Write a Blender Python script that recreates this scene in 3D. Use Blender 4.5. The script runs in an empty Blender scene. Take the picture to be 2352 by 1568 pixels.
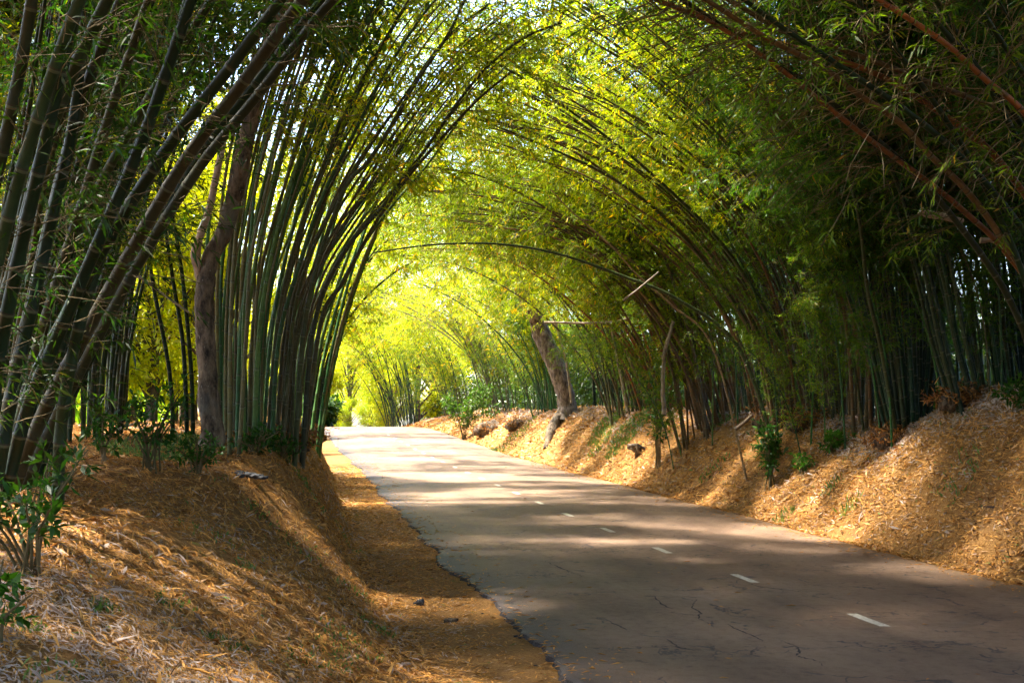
import bpy, math, random
import numpy as np
from mathutils import Matrix, Vector
random.seed(7)
RNG = np.random.default_rng(11)
D2R = math.radians
col = bpy.context.scene.collection
F = 2613.0; CX = 1176.0; HY = 930.0; CAMZ = 2.2      # photograph measured at 2352 px wide

# ------------------------------------------------------------------ helpers
def lerp_table(t):
    xs = np.array([a for a, b in t], float); ys = np.array([b for a, b in t], float)
    return lambda v: np.interp(v, xs, ys)
def smooth_table(t, w=3.0):
    f = lerp_table(t)
    def g(v):
        v = np.asarray(v, float)
        return (f(v - w) + f(v - w / 2) + f(v) + f(v + w / 2) + f(v + w)) / 5
    return g
Xc = smooth_table([(-40, 12.5), (0, 5.45), (5, 4.6), (9, 3.78), (13.85, 2.85), (19.8, 1.7), (36, -1.2), (58, -5.86), (70, -8.7), (85, -13.0), (110, -22), (150, -42), (400, -200)])
Zr = smooth_table([(-40, 0), (36, 0.0), (47, .15), (58, .44), (66, .75), (72, .86), (80, .55), (95, -.6), (120, -2.4), (160, -4.5), (400, -6)], 3)
HW = 3.4
def hash2(i, j, s=0):
    n = (i.astype(np.int64) * 374761393 + j.astype(np.int64) * 668265263 + s * 974634777) & 0x7fffffff
    n = ((n ^ (n >> 13)) * 1274126177) & 0x7fffffff
    return ((n ^ (n >> 16)) & 0xffff) / 65535.0
def vnoise(x, y, s=0):
    x = np.asarray(x, float); y = np.asarray(y, float)
    i = np.floor(x); j = np.floor(y); fx = x - i; fy = y - j
    fx = fx * fx * (3 - 2 * fx); fy = fy * fy * (3 - 2 * fy)
    a = hash2(i, j, s); b = hash2(i + 1, j, s); c = hash2(i, j + 1, s); d = hash2(i + 1, j + 1, s)
    return (a * (1 - fx) + b * fx) * (1 - fy) + (c * (1 - fx) + d * fx) * fy - .5
def sstep(a, b, x):
    t = np.clip((x - a) / (b - a), 0, 1); return t * t * (3 - 2 * t)
LTOP = lerp_table([(-40, .7), (0, .75), (5, .85), (7, .95), (9, 1.05), (12, 1.3), (15, 1.6), (22, 1.75), (34, 1.6), (58, 1.0), (400, 1.0)])
LWID = lerp_table([(-40, 3), (4, 3.1), (7, 3.0), (9, 2.8), (12, 2.2), (14, 1.55), (17, 1.15), (20, .95), (32, 1.0), (40, 1.3), (400, 1.5)])
RTOP = lerp_table([(-40, 2.3), (12, 2.35), (16, 2.45), (19, 2.3), (22, 1.75), (27, 1.75), (33, 1.75), (42, 1.9), (50, 1.6), (58, 1.35), (66, 1.15), (76, .6), (400, .6)])
def ledge(y):   # ragged left edge of the asphalt
    return -HW + .22 * vnoise(y * .7, y * 0 + 3) + .12 * vnoise(y * 2.1, y * 0 + 9) + .05 * vnoise(y * 7, y * 0 + 5) + .02 * vnoise(y * 23, y * 0 + 6)
def redge(y):
    return HW + .2 * vnoise(y * .35, y * 0 + 31) + .12 * vnoise(y * 1.9, y * 0 + 41)
def ground_z(x, y):
    x = np.asarray(x, float); y = np.asarray(y, float)
    u = x - Xc(y); zr = Zr(y)
    foot = -HW - 1.15 - .25 * vnoise(y * .5, y * 0 + 77)
    dl = foot - u
    tl = np.clip(dl / LWID(y), 0, 1)
    pl = .75 * (1 - (1 - tl) ** 1.5) + .25 * sstep(0, 1, tl)
    pl = pl * LTOP(y) + .10 * np.clip(dl - 1.5, 0, 4) * sstep(1.5, 4, dl) * sstep(6, 10, y) * (1 - sstep(12, 16, y))
    # farther left the ground sinks again behind the bank
    pl = pl - .35 * sstep(4, 10, dl) * sstep(13, 20, y)
    dr = u - HW - .15 + .25 * vnoise(y * .3, y * 0 + 55)
    wr = 2.5 + .5 * vnoise(y * .2, y * 0 + 66)
    tr = np.clip(dr / wr, 0, 1)
    pr = (.55 * sstep(0, 1, tr) + .45 * (1 - (1 - tr) ** 2)) * RTOP(y) * (1 + .22 * vnoise(y * .33, x * .3, 4))
    pr = pr - .5 * sstep(5, 12, dr)
    rough = .22 * vnoise(x * .7, y * .7, 1) + .12 * vnoise(x * 1.9, y * 1.9, 2) + .05 * vnoise(x * 5, y * 5, 3)
    bank = sstep(.1, 1.2, dl) + sstep(.1, 1.4, dr)
    z = zr + np.where(dl > 0, pl, 0) + np.where(dr > 0, pr, 0) + rough * bank * .8
    z = z + (.02 * vnoise(x * 3, y * 3, 8) - .035) * (1 - np.clip(bank, 0, 1))
    z = z - .05 * (np.abs(u) < 2.6)
    return z
def gz(x, y): return float(ground_z(np.array([x]), np.array([y]))[0])

def nodes_of(m):
    m.use_nodes = True; nt = m.node_tree
    for n in list(nt.nodes): nt.nodes.remove(n)
    return nt, nt.nodes, nt.links
def N(nt, typ, **k):
    n = nt.nodes.new(typ)
    for a, b in k.items():
        if a.startswith('in_'):
            key = a[3:]
            n.inputs[int(key) if key.isdigit() else key].default_value = b
        else: setattr(n, a, b)
    return n
def ramp(nt, stops, interp='LINEAR'):
    r = nt.nodes.new('ShaderNodeValToRGB'); cr = r.color_ramp; cr.interpolation = interp
    while len(cr.elements) < len(stops): cr.elements.new(.5)
    for e, (p, c) in zip(cr.elements, stops): e.position = p; e.color = (*c, 1)
    return r
def mix(nt, a, b, fac, typ='MIX'):
    m = nt.nodes.new('ShaderNodeMix'); m.data_type = 'RGBA'; m.blend_type = typ
    for sock, v in ((m.inputs[0], fac), (m.inputs[6], a), (m.inputs[7], b)):
        if isinstance(v, bpy.types.NodeSocket): nt.links.new(v, sock)
        elif isinstance(v, tuple): sock.default_value = (*v, 1)
        else: sock.default_value = v
    return m.outputs[2]
def math_n(nt, op, a, b=None, c=None, clamp=False):
    m = nt.nodes.new('ShaderNodeMath'); m.operation = op; m.use_clamp = clamp
    for i, v in enumerate((a, b, c)):
        if v is None: continue
        if isinstance(v, bpy.types.NodeSocket): nt.links.new(v, m.inputs[i])
        else: m.inputs[i].default_value = v
    return m.outputs[0]
def noise(nt, scale, detail=3, vec=None, rough=.5, dist=0):
    n = N(nt, 'ShaderNodeTexNoise'); n.inputs['Scale'].default_value = scale; n.inputs['Detail'].default_value = detail
    n.inputs['Roughness'].default_value = rough; n.inputs['Distortion'].default_value = dist
    if vec is not None: nt.links.new(vec, n.inputs['Vector'])
    return n.outputs['Fac']

def leaf_mat(name, stops, trans_tint, tfac=.5, gloss=.05, var=.5):
    m = bpy.data.materials.new(name); nt, ns, ln = nodes_of(m)
    uv = N(nt, 'ShaderNodeUVMap'); sp = N(nt, 'ShaderNodeSeparateXYZ'); ln.new(uv.outputs[0], sp.inputs[0])
    r = ramp(nt, stops); ln.new(sp.outputs[0], r.inputs[0])
    oi = N(nt, 'ShaderNodeObjectInfo')
    c = mix(nt, r.outputs[0], oi.outputs['Color'], 1.0, 'MULTIPLY')
    # tone drifts from one spray to the next
    tc = N(nt, 'ShaderNodeNewGeometry')
    n1 = noise(nt, .55, 2, tc.outputs['Position'])
    k = math_n(nt, 'MULTIPLY_ADD', n1, var * 2.4, 1 - var * 1.2, True)
    kk = N(nt, 'ShaderNodeCombineColor'); 
    for i in range(3): ln.new(math_n(nt, 'MULTIPLY_ADD', k, .6, .4), kk.inputs[i])
    c = mix(nt, c, kk.outputs[0], 1.0, 'MULTIPLY')
    df = N(nt, 'ShaderNodeBsdfDiffuse'); ln.new(c, df.inputs[0])
    tr = N(nt, 'ShaderNodeBsdfTranslucent'); ln.new(mix(nt, c, trans_tint, 1.0, 'MULTIPLY'), tr.inputs[0])
    ms = N(nt, 'ShaderNodeMixShader'); ms.inputs[0].default_value = tfac
    ln.new(df.outputs[0], ms.inputs[1]); ln.new(tr.outputs[0], ms.inputs[2])
    gl = N(nt, 'ShaderNodeBsdfGlossy'); gl.inputs['Roughness'].default_value = .42
    m2 = N(nt, 'ShaderNodeMixShader'); m2.inputs[0].default_value = gloss
    ln.new(ms.outputs[0], m2.inputs[1]); ln.new(gl.outputs[0], m2.inputs[2])
    o = N(nt, 'ShaderNodeOutputMaterial'); ln.new(m2.outputs[0], o.inputs[0])
    return m

def principled(name, build, rough=.8, spec=.3):
    m = bpy.data.materials.new(name); nt, ns, ln = nodes_of(m)
    b = N(nt, 'ShaderNodeBsdfPrincipled'); b.inputs['Roughness'].default_value = rough
    b.inputs['Specular IOR Level'].default_value = spec
    o = N(nt, 'ShaderNodeOutputMaterial'); ln.new(b.outputs[0], o.inputs[0])
    res = build(nt)
    c, h, rr = (res + (None, None))[:3] if isinstance(res, tuple) else (res, None, None)
    ln.new(c, b.inputs['Base Color'])
    if h is not None:
        hs, st, ds = h
        bp = N(nt, 'ShaderNodeBump'); bp.inputs['Strength'].default_value = st; bp.inputs['Distance'].default_value = ds
        ln.new(hs, bp.inputs['Height']); ln.new(bp.outputs[0], b.inputs['Normal'])
    if rr is not None: ln.new(rr, b.inputs['Roughness'])
    return m

def mesh_obj(name, verts, faces, mat, uv=None, parent=None, smooth=False, mats=None, fmat=None):
    """faces: (n,4) int array or list of arrays; quads only (fast path)"""
    me = bpy.data.meshes.new(name)
    verts = np.asarray(verts, np.float32).reshape(-1, 3); faces = np.asarray(faces, np.int32)
    n = len(faces); k = faces.shape[1]
    me.vertices.add(len(verts)); me.vertices.foreach_set('co', verts.ravel())
    me.loops.add(n * k); me.loops.foreach_set('vertex_index', faces.ravel())
    me.polygons.add(n); me.polygons.foreach_set('loop_start', np.arange(0, n * k, k, dtype=np.int32))
    if uv is not None:
        l = me.uv_layers.new(name='UVMap'); l.data.foreach_set('uv', np.asarray(uv, np.float32)[faces.ravel()].ravel())
    if smooth: me.polygons.foreach_set('use_smooth', np.ones(n, bool))
    for mt in (mats or [mat]): me.materials.append(mt)
    if fmat is not None: me.polygons.foreach_set('material_index', np.asarray(fmat, np.int32))
    me.update(); me.validate()
    o = bpy.data.objects.new(name, me); col.objects.link(o)
    if parent is not None: o.parent = parent
    return o

def tag(o, label=None, cat=None, group=None, kind=None):
    if label: o['label'] = label
    if cat: o['category'] = cat
    if group: o['group'] = group
    if kind: o['kind'] = kind
    return o
def empty(name, loc):
    o = bpy.data.objects.new(name, None); o.location = loc; o.empty_display_size = .3; col.objects.link(o); return o

def catmull(pts, n):
    P = np.asarray(pts, float); P = np.vstack([2 * P[0] - P[1], P, 2 * P[-1] - P[-2]])
    out = []
    m = len(P) - 3
    for i in range(m):
        t = np.linspace(0, 1, n, endpoint=(i == m - 1))[:, None]
        a, b, c, d = P[i:i + 4]
        out.append(.5 * ((2 * b) + (c - a) * t + (2 * a - 5 * b + 4 * c - d) * t * t + (3 * b - a - 3 * c + d) * t ** 3))
    return np.vstack(out)
def arclen(P):
    d = np.linalg.norm(np.diff(P, axis=0), axis=1); return np.concatenate([[0], np.cumsum(d)])
def resample(P, s_new):
    s = arclen(P); return np.stack([np.interp(s_new, s, P[:, i]) for i in range(3)], 1)
def frames(P):
    T = np.gradient(P, axis=0); T /= np.linalg.norm(T, axis=1)[:, None] + 1e-9
    ref = np.array([.37, .81, .12]); A = np.cross(T, ref); A /= np.linalg.norm(A, axis=1)[:, None] + 1e-9
    return T, A, np.cross(T, A)
def tube(P, R, sides=8, vcoord=None, off=0):
    """rings along P with radii R -> verts, faces, uv"""
    T, A, B = frames(P); n = len(P)
    a = np.arange(sides) * 2 * math.pi / sides
    V = P[:, None, :] + R[:, None, None] * (np.cos(a)[None, :, None] * A[:, None, :] + np.sin(a)[None, :, None] * B[:, None, :]) if np.ndim(R) == 1 else \
        P[:, None, :] + R[:, :, None] * (np.cos(a)[None, :, None] * A[:, None, :] + np.sin(a)[None, :, None] * B[:, None, :])
    i = np.arange(n - 1)[:, None] * sides; j = np.arange(sides)[None, :]; j2 = (j + 1) % sides
    Fc = np.stack([i + j, i + j2, i + sides + j2, i + sides + j], -1).reshape(-1, 4) + off
    vc = np.arange(n) if vcoord is None else vcoord
    U = np.stack(np.broadcast_arrays((np.arange(sides) / sides)[None, :], np.asarray(vc, float)[:, None]), -1).reshape(-1, 2)
    return V.reshape(-1, 3), Fc, U
class Acc:
    def __init__(s): s.v = []; s.f = []; s.u = []; s.m = []; s.n = 0
    def add(s, V, Fc, U, mi=0):
        s.v.append(V); s.f.append(Fc + s.n); s.u.append(U); s.m.append(np.full(len(Fc), mi)); s.n += len(V)
    def obj(s, name, mats, parent=None, smooth=False):
        return mesh_obj(name, np.vstack(s.v), np.vstack(s.f), None, np.vstack(s.u), parent, smooth, mats, np.concatenate(s.m))

# ------------------------------------------------------------------ light first: its direction is used for the gaps in the canopy
SUN_EL = 61.0; SUN_AZ = 166.0          # azimuth measured anticlockwise from +X
sd = np.array([math.cos(D2R(SUN_EL)) * math.cos(D2R(SUN_AZ)), math.cos(D2R(SUN_EL)) * math.sin(D2R(SUN_AZ)), math.sin(D2R(SUN_EL))])
# gaps in the canopy: ground patches that the sun reaches  (x, y, z, rx, ry, share of leaves missing)
GAPS = [(-1.2, 33.8, .05, 6.2, 1.15, 1.0), (-3.2, 35.2, 0.05, 3.4, 1.5, 1.0), (-3.6, 47.5, .2, 5.5, 1.3, .8), (-5.2, 57, .4, 5, 1.5, .85), (-7.5, 66, .8, 6, 3.0, .9),
        (-2.1, 9.7, 1.1, 2.3, 1.1, .6), (-.9, 12.5, .6, 1.0, .8, .75), (-2.5, 13.2, 1.4, .8, .5, .9),
        (6.0, 17.8, 1.2, .8, .9, .6), (-3.0, 7.6, 1.0, 3.2, 2.6, .2), (-2.2, 14.2, 1.4, 1.6, 1.6, .5), (5.2, 22.3, .8, .9, 1.6, .9), (3.0, 33.5, .6, 1.6, 2.2, .9), (1.0, 44, .7, 1.6, 4.2, .9), (-1.6, 56, .9, 2.0, 5, .95),
        (-9, 24, 1.3, 3.0, 3.0, .9), (-5.0, 19.5, 1.6, 1.2, 1.2, .9),
        # thin places high in the crowns
        (-2.6, 15.8, 5.8, 3.2, 2.6, .55), (1.2, 23.5, 8.5, 5, 4.0, .75), (-3.5, 26, 7.5, 4, 5, .6), (-9.5, 31, 1.0, 5.0, 7.0, .95)]
def keep_mask(C):
    k = np.ones(len(C), bool); r = RNG.random(len(C))
    for gx, gy, g0, rx, ry, st in GAPS:
        t = (C[:, 2] - g0) / sd[2]
        hx = C[:, 0] - sd[0] * t - gx; hy = C[:, 1] - sd[1] * t - gy
        e = (hx / rx) ** 2 + (hy / ry) ** 2 + .9 * vnoise(C[:, 0] * .8, C[:, 1] * .8 + C[:, 2], 12)
        k &= ~((e < 1) & (r < st) & (t > 1.5))
    return k

# ------------------------------------------------------------------ materials
M = {}
M['bamboo_leaf'] = leaf_mat('bamboo_leaf', [(0, (.05, .11, .009)), (.5, (.10, .18, .011)), (.84, (.19, .26, .014)), (.93, (.36, .28, .03)), (1, (.44, .24, .05))], (1.1, 1.05, .3), .6, .025)
M['broad_leaf'] = leaf_mat('broad_leaf', [(0, (.03, .085, .012)), (.6, (.06, .14, .014)), (1, (.14, .22, .018))], (1.0, 1.1, .4), .42, .03)
M['sapling_leaf'] = leaf_mat('sapling_leaf', [(0, (.03, .10, .012)), (.6, (.06, .16, .016)), (1, (.12, .24, .02))], (.9, 1.2, .3), .4, .03, .2)
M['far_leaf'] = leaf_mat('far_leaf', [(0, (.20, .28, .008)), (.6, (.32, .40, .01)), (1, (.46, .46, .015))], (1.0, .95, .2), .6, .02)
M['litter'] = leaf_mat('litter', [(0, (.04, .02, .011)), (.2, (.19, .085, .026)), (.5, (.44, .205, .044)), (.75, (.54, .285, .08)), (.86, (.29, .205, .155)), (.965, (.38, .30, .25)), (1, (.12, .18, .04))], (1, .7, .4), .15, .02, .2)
M['grass'] = leaf_mat('grass', [(0, (.06, .13, .03)), (1, (.18, .26, .05))], (1, 1, .4), .4, .03)
def b_culm(nt):
    uv = N(nt, 'ShaderNodeUVMap'); sp = N(nt, 'ShaderNodeSeparateXYZ'); nt.links.new(uv.outputs[0], sp.inputs[0])
    fr = math_n(nt, 'FRACT', sp.outputs[1])
    oi = N(nt, 'ShaderNodeObjectInfo')
    ge = N(nt, 'ShaderNodeNewGeometry')
    n1 = noise(nt, 3.0, 4, ge.outputs['Position'], .6); n2 = noise(nt, 22, 3, ge.outputs['Position'])
    c = mix(nt, oi.outputs['Color'], (1.6, 1.5, 1.35), math_n(nt, 'MULTIPLY_ADD', n1, 3.2, -1.35, True), 'MULTIPLY')
    c = mix(nt, c, (.034, .040, .019), math_n(nt, 'MULTIPLY_ADD', n1, -6, 2.2, True))
    c = mix(nt, c, (.5, .5, .5), math_n(nt, 'MULTIPLY_ADD', n2, 2, -.8, True), 'MULTIPLY')
    lo = math_n(nt, 'LESS_THAN', fr, .035); hi = math_n(nt, 'GREATER_THAN', fr, .93)
    c = mix(nt, c, (.03, .022, .014), math_n(nt, 'MULTIPLY', lo, .75)); c = mix(nt, c, (.11, .12, .075), math_n(nt, 'MULTIPLY', hi, .5))
    return c, (n2, .25, .01)
M['culm'] = principled('culm_skin', b_culm, .55, .2)
def b_twig(nt):
    ge = N(nt, 'ShaderNodeNewGeometry'); n1 = noise(nt, 1.2, 2, ge.outputs['Position'])
    return ramp_of(nt, n1, [(.3, (.04, .035, .015)), (.6, (.13, .095, .045)), (.75, (.32, .26, .17))])
def ramp_of(nt, s, stops):
    r = ramp(nt, stops); nt.links.new(s, r.inputs[0]); return r.outputs[0]
M['twig'] = principled('dry_twig', b_twig, .8, .1)
def b_bark(dark):
    def f(nt):
        ge = N(nt, 'ShaderNodeNewGeometry'); mp = N(nt, 'ShaderNodeMapping'); mp.inputs['Scale'].default_value = (1, 1, .45)
        nt.links.new(ge.outputs['Position'], mp.inputs[0])
        n1 = noise(nt, 9, 6, mp.outputs[0], .7); n2 = noise(nt, 2.3, 4, mp.outputs[0], .6); n3 = noise(nt, 30, 4, mp.outputs[0], .7)
        c = ramp_of(nt, n1, [(.35, (.012, .009, .007)), (.5, (.085, .060, .038)), (.66, (.17, .125, .083))] if dark else [(.35, (.025, .018, .014)), (.48, (.10, .075, .056)), (.66, (.22, .18, .15))])
        c = mix(nt, c, (.24, .22, .18), math_n(nt, 'MULTIPLY_ADD', n3, 8, -5.0, True))
        c = mix(nt, c, (.10, .09, .07) if dark else (.06, .045, .035), math_n(nt, 'MULTIPLY_ADD', n2, 7, -4.2, True))
        return c, (n1, .9, .05)
    return f
M['bark'] = principled('tree_bark', b_bark(True), .9, .2)
M['pale_bark'] = principled('pale_tree_bark', b_bark(False), .9, .2)
def b_bare(nt):
    ge = N(nt, 'ShaderNodeNewGeometry'); mp = N(nt, 'ShaderNodeMapping'); mp.inputs['Scale'].default_value = (1, 1, .2)
    nt.links.new(ge.outputs['Position'], mp.inputs[0]); n1 = noise(nt, 14, 5, mp.outputs[0], .6); n2 = noise(nt, 3, 3, mp.outputs[0])
    c = ramp_of(nt, n1, [(.3, (.12, .075, .05)), (.55, (.28, .19, .13)), (.75, (.38, .30, .23))])
    return mix(nt, c, (.1, .06, .045), math_n(nt, 'MULTIPLY_ADD', n2, 6, -3.3, True)), (n1, .6, .02)
M['bare_wood'] = principled('bare_wood', b_bare, .8, .2)
def b_pale(nt):
    ge = N(nt, 'ShaderNodeNewGeometry'); n1 = noise(nt, 6, 4, ge.outputs['Position'])
    return ramp_of(nt, n1, [(.3, (.10, .065, .04)), (.6, (.26, .20, .135))]), (n1, .3, .01)
M['pale_stick'] = principled('dead_bamboo', b_pale, .6, .3)
def b_char(nt):
    ge = N(nt, 'ShaderNodeNewGeometry'); n1 = noise(nt, 16, 4, ge.outputs['Position'])
    return ramp_of(nt, n1, [(.3, (.008, .008, .01)), (.6, (.03, .028, .03)), (.8, (.12, .11, .1))]), (n1, .8, .03)
M['char'] = principled('charred_wood', b_char, .7, .4)
def b_ground(nt):
    ge = N(nt, 'ShaderNodeNewGeometry'); p = ge.outputs['Position']
    mp = N(nt, 'ShaderNodeMapping'); mp.inputs['Scale'].default_value = (1, 3.5, 1); mp.inputs['Rotation'].default_value = (0, 0, .5); nt.links.new(p, mp.inputs[0])
    n1 = noise(nt, .5, 5, p, .6); n2 = noise(nt, 26, 6, mp.outputs[0], .75); n3 = noise(nt, 140, 3, p, .6)
    c = ramp_of(nt, n2, [(.3, (.07, .034, .014)), (.5, (.25, .125, .038)), (.68, (.39, .215, .075)), (.8, (.46, .29, .13))])
    c = mix(nt, c, (.15, .09, .05), math_n(nt, 'MULTIPLY_ADD', n1, 4, -2.3, True))
    c = mix(nt, c, (.6, .6, .6), math_n(nt, 'MULTIPLY_ADD', n3, 4, -1.9, True), 'MULTIPLY')
    h = math_n(nt, 'ADD', n2, math_n(nt, 'MULTIPLY', n3, .4))
    return c, (h, .8, .04)
M['ground'] = principled('litter_soil', b_ground, .95, .1)
def b_road(nt):
    uv = N(nt, 'ShaderNodeUVMap'); sp = N(nt, 'ShaderNodeSeparateXYZ'); nt.links.new(uv.outputs[0], sp.inputs[0])
    u, v = sp.outputs[0], sp.outputs[1]
    st = N(nt, 'ShaderNodeMapping'); st.inputs['Scale'].default_value = (1, .12, 1); nt.links.new(uv.outputs[0], st.inputs[0])
    cr = N(nt, 'ShaderNodeMapping'); cr.inputs['Scale'].default_value = (.35, 1, 1); nt.links.new(uv.outputs[0], cr.inputs[0])
    n1 = noise(nt, 1.1, 4, st.outputs[0], .6); n2 = noise(nt, .35, 5, uv.outputs[0], .55); n3 = noise(nt, 90, 3, uv.outputs[0], .75); n4 = noise(nt, 9, 5, uv.outputs[0], .7)
    n5 = noise(nt, 260, 2, uv.outputs[0], .6)
    c = ramp_of(nt, n2, [(.3, (.13, .080, .052)), (.5, (.185, .118, .077)), (.7, (.25, .168, .115))])
    c = mix(nt, c, (.66, .64, .66), math_n(nt, 'MULTIPLY_ADD', n1, 4.2, -1.8, True), 'MULTIPLY')
    c = mix(nt, c, (.42, .4, .4), math_n(nt, 'MULTIPLY_ADD', n3, 4.5, -2.05, True), 'MULTIPLY')
    c = mix(nt, c, (1.35, 1.33, 1.3), math_n(nt, 'MULTIPLY_ADD', n5, 5, -2.7, True), 'MULTIPLY')
    c = mix(nt, c, (.7, .66, .62), math_n(nt, 'MULTIPLY_ADD', n4, 4, -2.0, True), 'MULTIPLY')
    # worn blue-black strip by the left edge, dust on the right
    e = math_n(nt, 'MULTIPLY_ADD', math_n(nt, 'ADD', u, math_n(nt, 'MULTIPLY', n4, .7)), -1.6, -3.75, True)
    c = mix(nt, c, (.035, .032, .038), math_n(nt, 'MULTIPLY', e, .85))
    d = math_n(nt, 'MULTIPLY_ADD', math_n(nt, 'ADD', u, math_n(nt, 'MULTIPLY', n4, .9)), 1.5, -5.0, True)
    c = mix(nt, c, (.20, .115, .05), math_n(nt, 'MULTIPLY', d, .6))
    # cracks
    nz = N(nt, 'ShaderNodeTexNoise'); nz.inputs['Scale'].default_value = 3; nz.inputs['Detail'].default_value = 5; nt.links.new(uv.outputs[0], nz.inputs['Vector'])
    va = N(nt, 'ShaderNodeVectorMath', operation='MULTIPLY_ADD'); nt.links.new(nz.outputs['Color'], va.inputs[0]); va.inputs[1].default_value = (.7, .7, .7); nt.links.new(uv.outputs[0], va.inputs[2])
    vo = N(nt, 'ShaderNodeTexVoronoi', feature='DISTANCE_TO_EDGE'); vo.inputs['Scale'].default_value = .95; nt.links.new(va.outputs[0], vo.inputs['Vector'])
    nm = noise(nt, 1.5, 4, uv.outputs[0], .6)
    ck = math_n(nt, 'MULTIPLY', math_n(nt, 'LESS_THAN', vo.outputs['Distance'], .013), math_n(nt, 'MULTIPLY_ADD', nm, 12, -5.9, True))
    vo2 = N(nt, 'ShaderNodeTexVoronoi', feature='DISTANCE_TO_EDGE'); vo2.inputs['Scale'].default_value = 3.4; nt.links.new(va.outputs[0], vo2.inputs['Vector'])
    nm2 = noise(nt, .9, 5, cr.outputs[0], .75)
    ck2 = math_n(nt, 'MULTIPLY', math_n(nt, 'LESS_THAN', vo2.outputs['Distance'], .03), math_n(nt, 'MULTIPLY_ADD', nm2, 14, -7.4, True))
    ck = math_n(nt, 'MAXIMUM', ck, ck2)
    c = mix(nt, c, (.028, .024, .026), math_n(nt, 'MULTIPLY', ck, .9))
    h = math_n(nt, 'SUBTRACT', math_n(nt, 'ADD', n3, math_n(nt, 'MULTIPLY', n4, .6)), math_n(nt, 'MULTIPLY', ck, 2))
    return c, (h, .35, .012), math_n(nt, 'MULTIPLY_ADD', n4, .3, .5)
M['road'] = principled('worn_asphalt', b_road, .6, .22)
def b_edge(nt):
    ge = N(nt, 'ShaderNodeNewGeometry'); n1 = noise(nt, 30, 4, ge.outputs['Position'])
    return ramp_of(nt, n1, [(.3, (.015, .013, .014)), (.7, (.06, .05, .05))]), (n1, .8, .02)
M['edge'] = principled('broken_asphalt', b_edge, .9, .2)
def b_paint(nt):
    ge = N(nt, 'ShaderNodeNewGeometry'); n1 = noise(nt, 26, 5, ge.outputs['Position'], .7)
    return ramp_of(nt, n1, [(.36, (.16, .12, .09)), (.46, (.38, .35, .28)), (.7, (.54, .51, .44))])
M['paint'] = principled('road_paint', b_paint, .6, .3)

# ------------------------------------------------------------------ setting: ground, road, markings
def grid_faces(ny, nu):
    i = np.arange(ny - 1)[:, None] * nu; j = np.arange(nu - 1)[None, :]
    return np.stack([i + j, i + j + 1, i + nu + j + 1, i + nu + j], -1).reshape(-1, 4)
ys = np.concatenate([np.arange(-40, 2, 1.2), np.arange(2, 26, .11), np.arange(26, 60, .28), np.arange(60, 100, .7), np.arange(100, 420, 6)])
us = np.concatenate([-np.geomspace(13, 320, 26)[::-1], np.arange(-12.8, -3, .1), np.arange(-3, 3.0, .5), np.arange(3, 12.8, .13), np.geomspace(13, 320, 26)])
YY, UU = np.meshgrid(ys, us, indexing='ij'); XX = Xc(YY) + UU
ZZ = ground_z(XX, YY)
g = mesh_obj('ground', np.stack([XX, YY, ZZ], -1), grid_faces(len(ys), len(us)), M['ground'], smooth=True)
tag(g, kind='structure')

ys = np.concatenate([np.arange(-38, 2, .5), np.arange(2, 40, .05), np.arange(40, 160, .4)])
le, re = ledge(ys), redge(ys)
tt = np.concatenate([[0, .004], np.linspace(.02, .98, 13), [.996, 1]])
UU = le[:, None] * (1 - tt) + re[:, None] * tt; YY = ys[:, None] + 0 * UU
ZZ = Zr(YY) + .014 * (1 - (UU / HW) ** 2) * 2
ZZ[:, 0] -= .10; ZZ[:, -1] -= .05; UU[:, 0] -= .02
uv = np.stack([UU, YY * 1.02], -1).reshape(-1, 2)
fm = np.zeros((len(ys) - 1, len(tt) - 1), int); fm[:, 0] = 1
rd = mesh_obj('road', np.stack([Xc(YY) + UU, YY, ZZ], -1), grid_faces(len(ys), len(tt)), None, uv, None, True, [M['road'], M['edge']], fm.ravel())
tag(rd, kind='structure')
def road_z(u, y): return Zr(y) + .014 * (1 - (u / HW) ** 2) * 2
y0 = 8.75; k = 0
while y0 < 72:
    ln_ = .68 + .0 * k; yy = np.linspace(y0 - ln_ / 2, y0 + ln_ / 2, 6)
    off = float(np.interp(y0, [8, 11.5, 16.6, 22, 36, 70], [.40, .30, .02, -.1, -.12, 0]))
    offs = off + np.interp(yy, [0, 80], [0, 0]); w = .055
    V = np.concatenate([np.stack([Xc(yy) + off + s * w + .012 * vnoise(yy * 8, yy * 0 + k * 3.3 + s), yy, road_z(off, yy) + .004], 1) for s in (-1, 1)])
    Fc = np.array([[i, i + 6, i + 7, i + 1] for i in range(5)])
    mk = mesh_obj('road_marking', V, Fc, M['paint']); tag(mk, kind='structure')
    y0 += 2.76; k += 1
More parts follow.
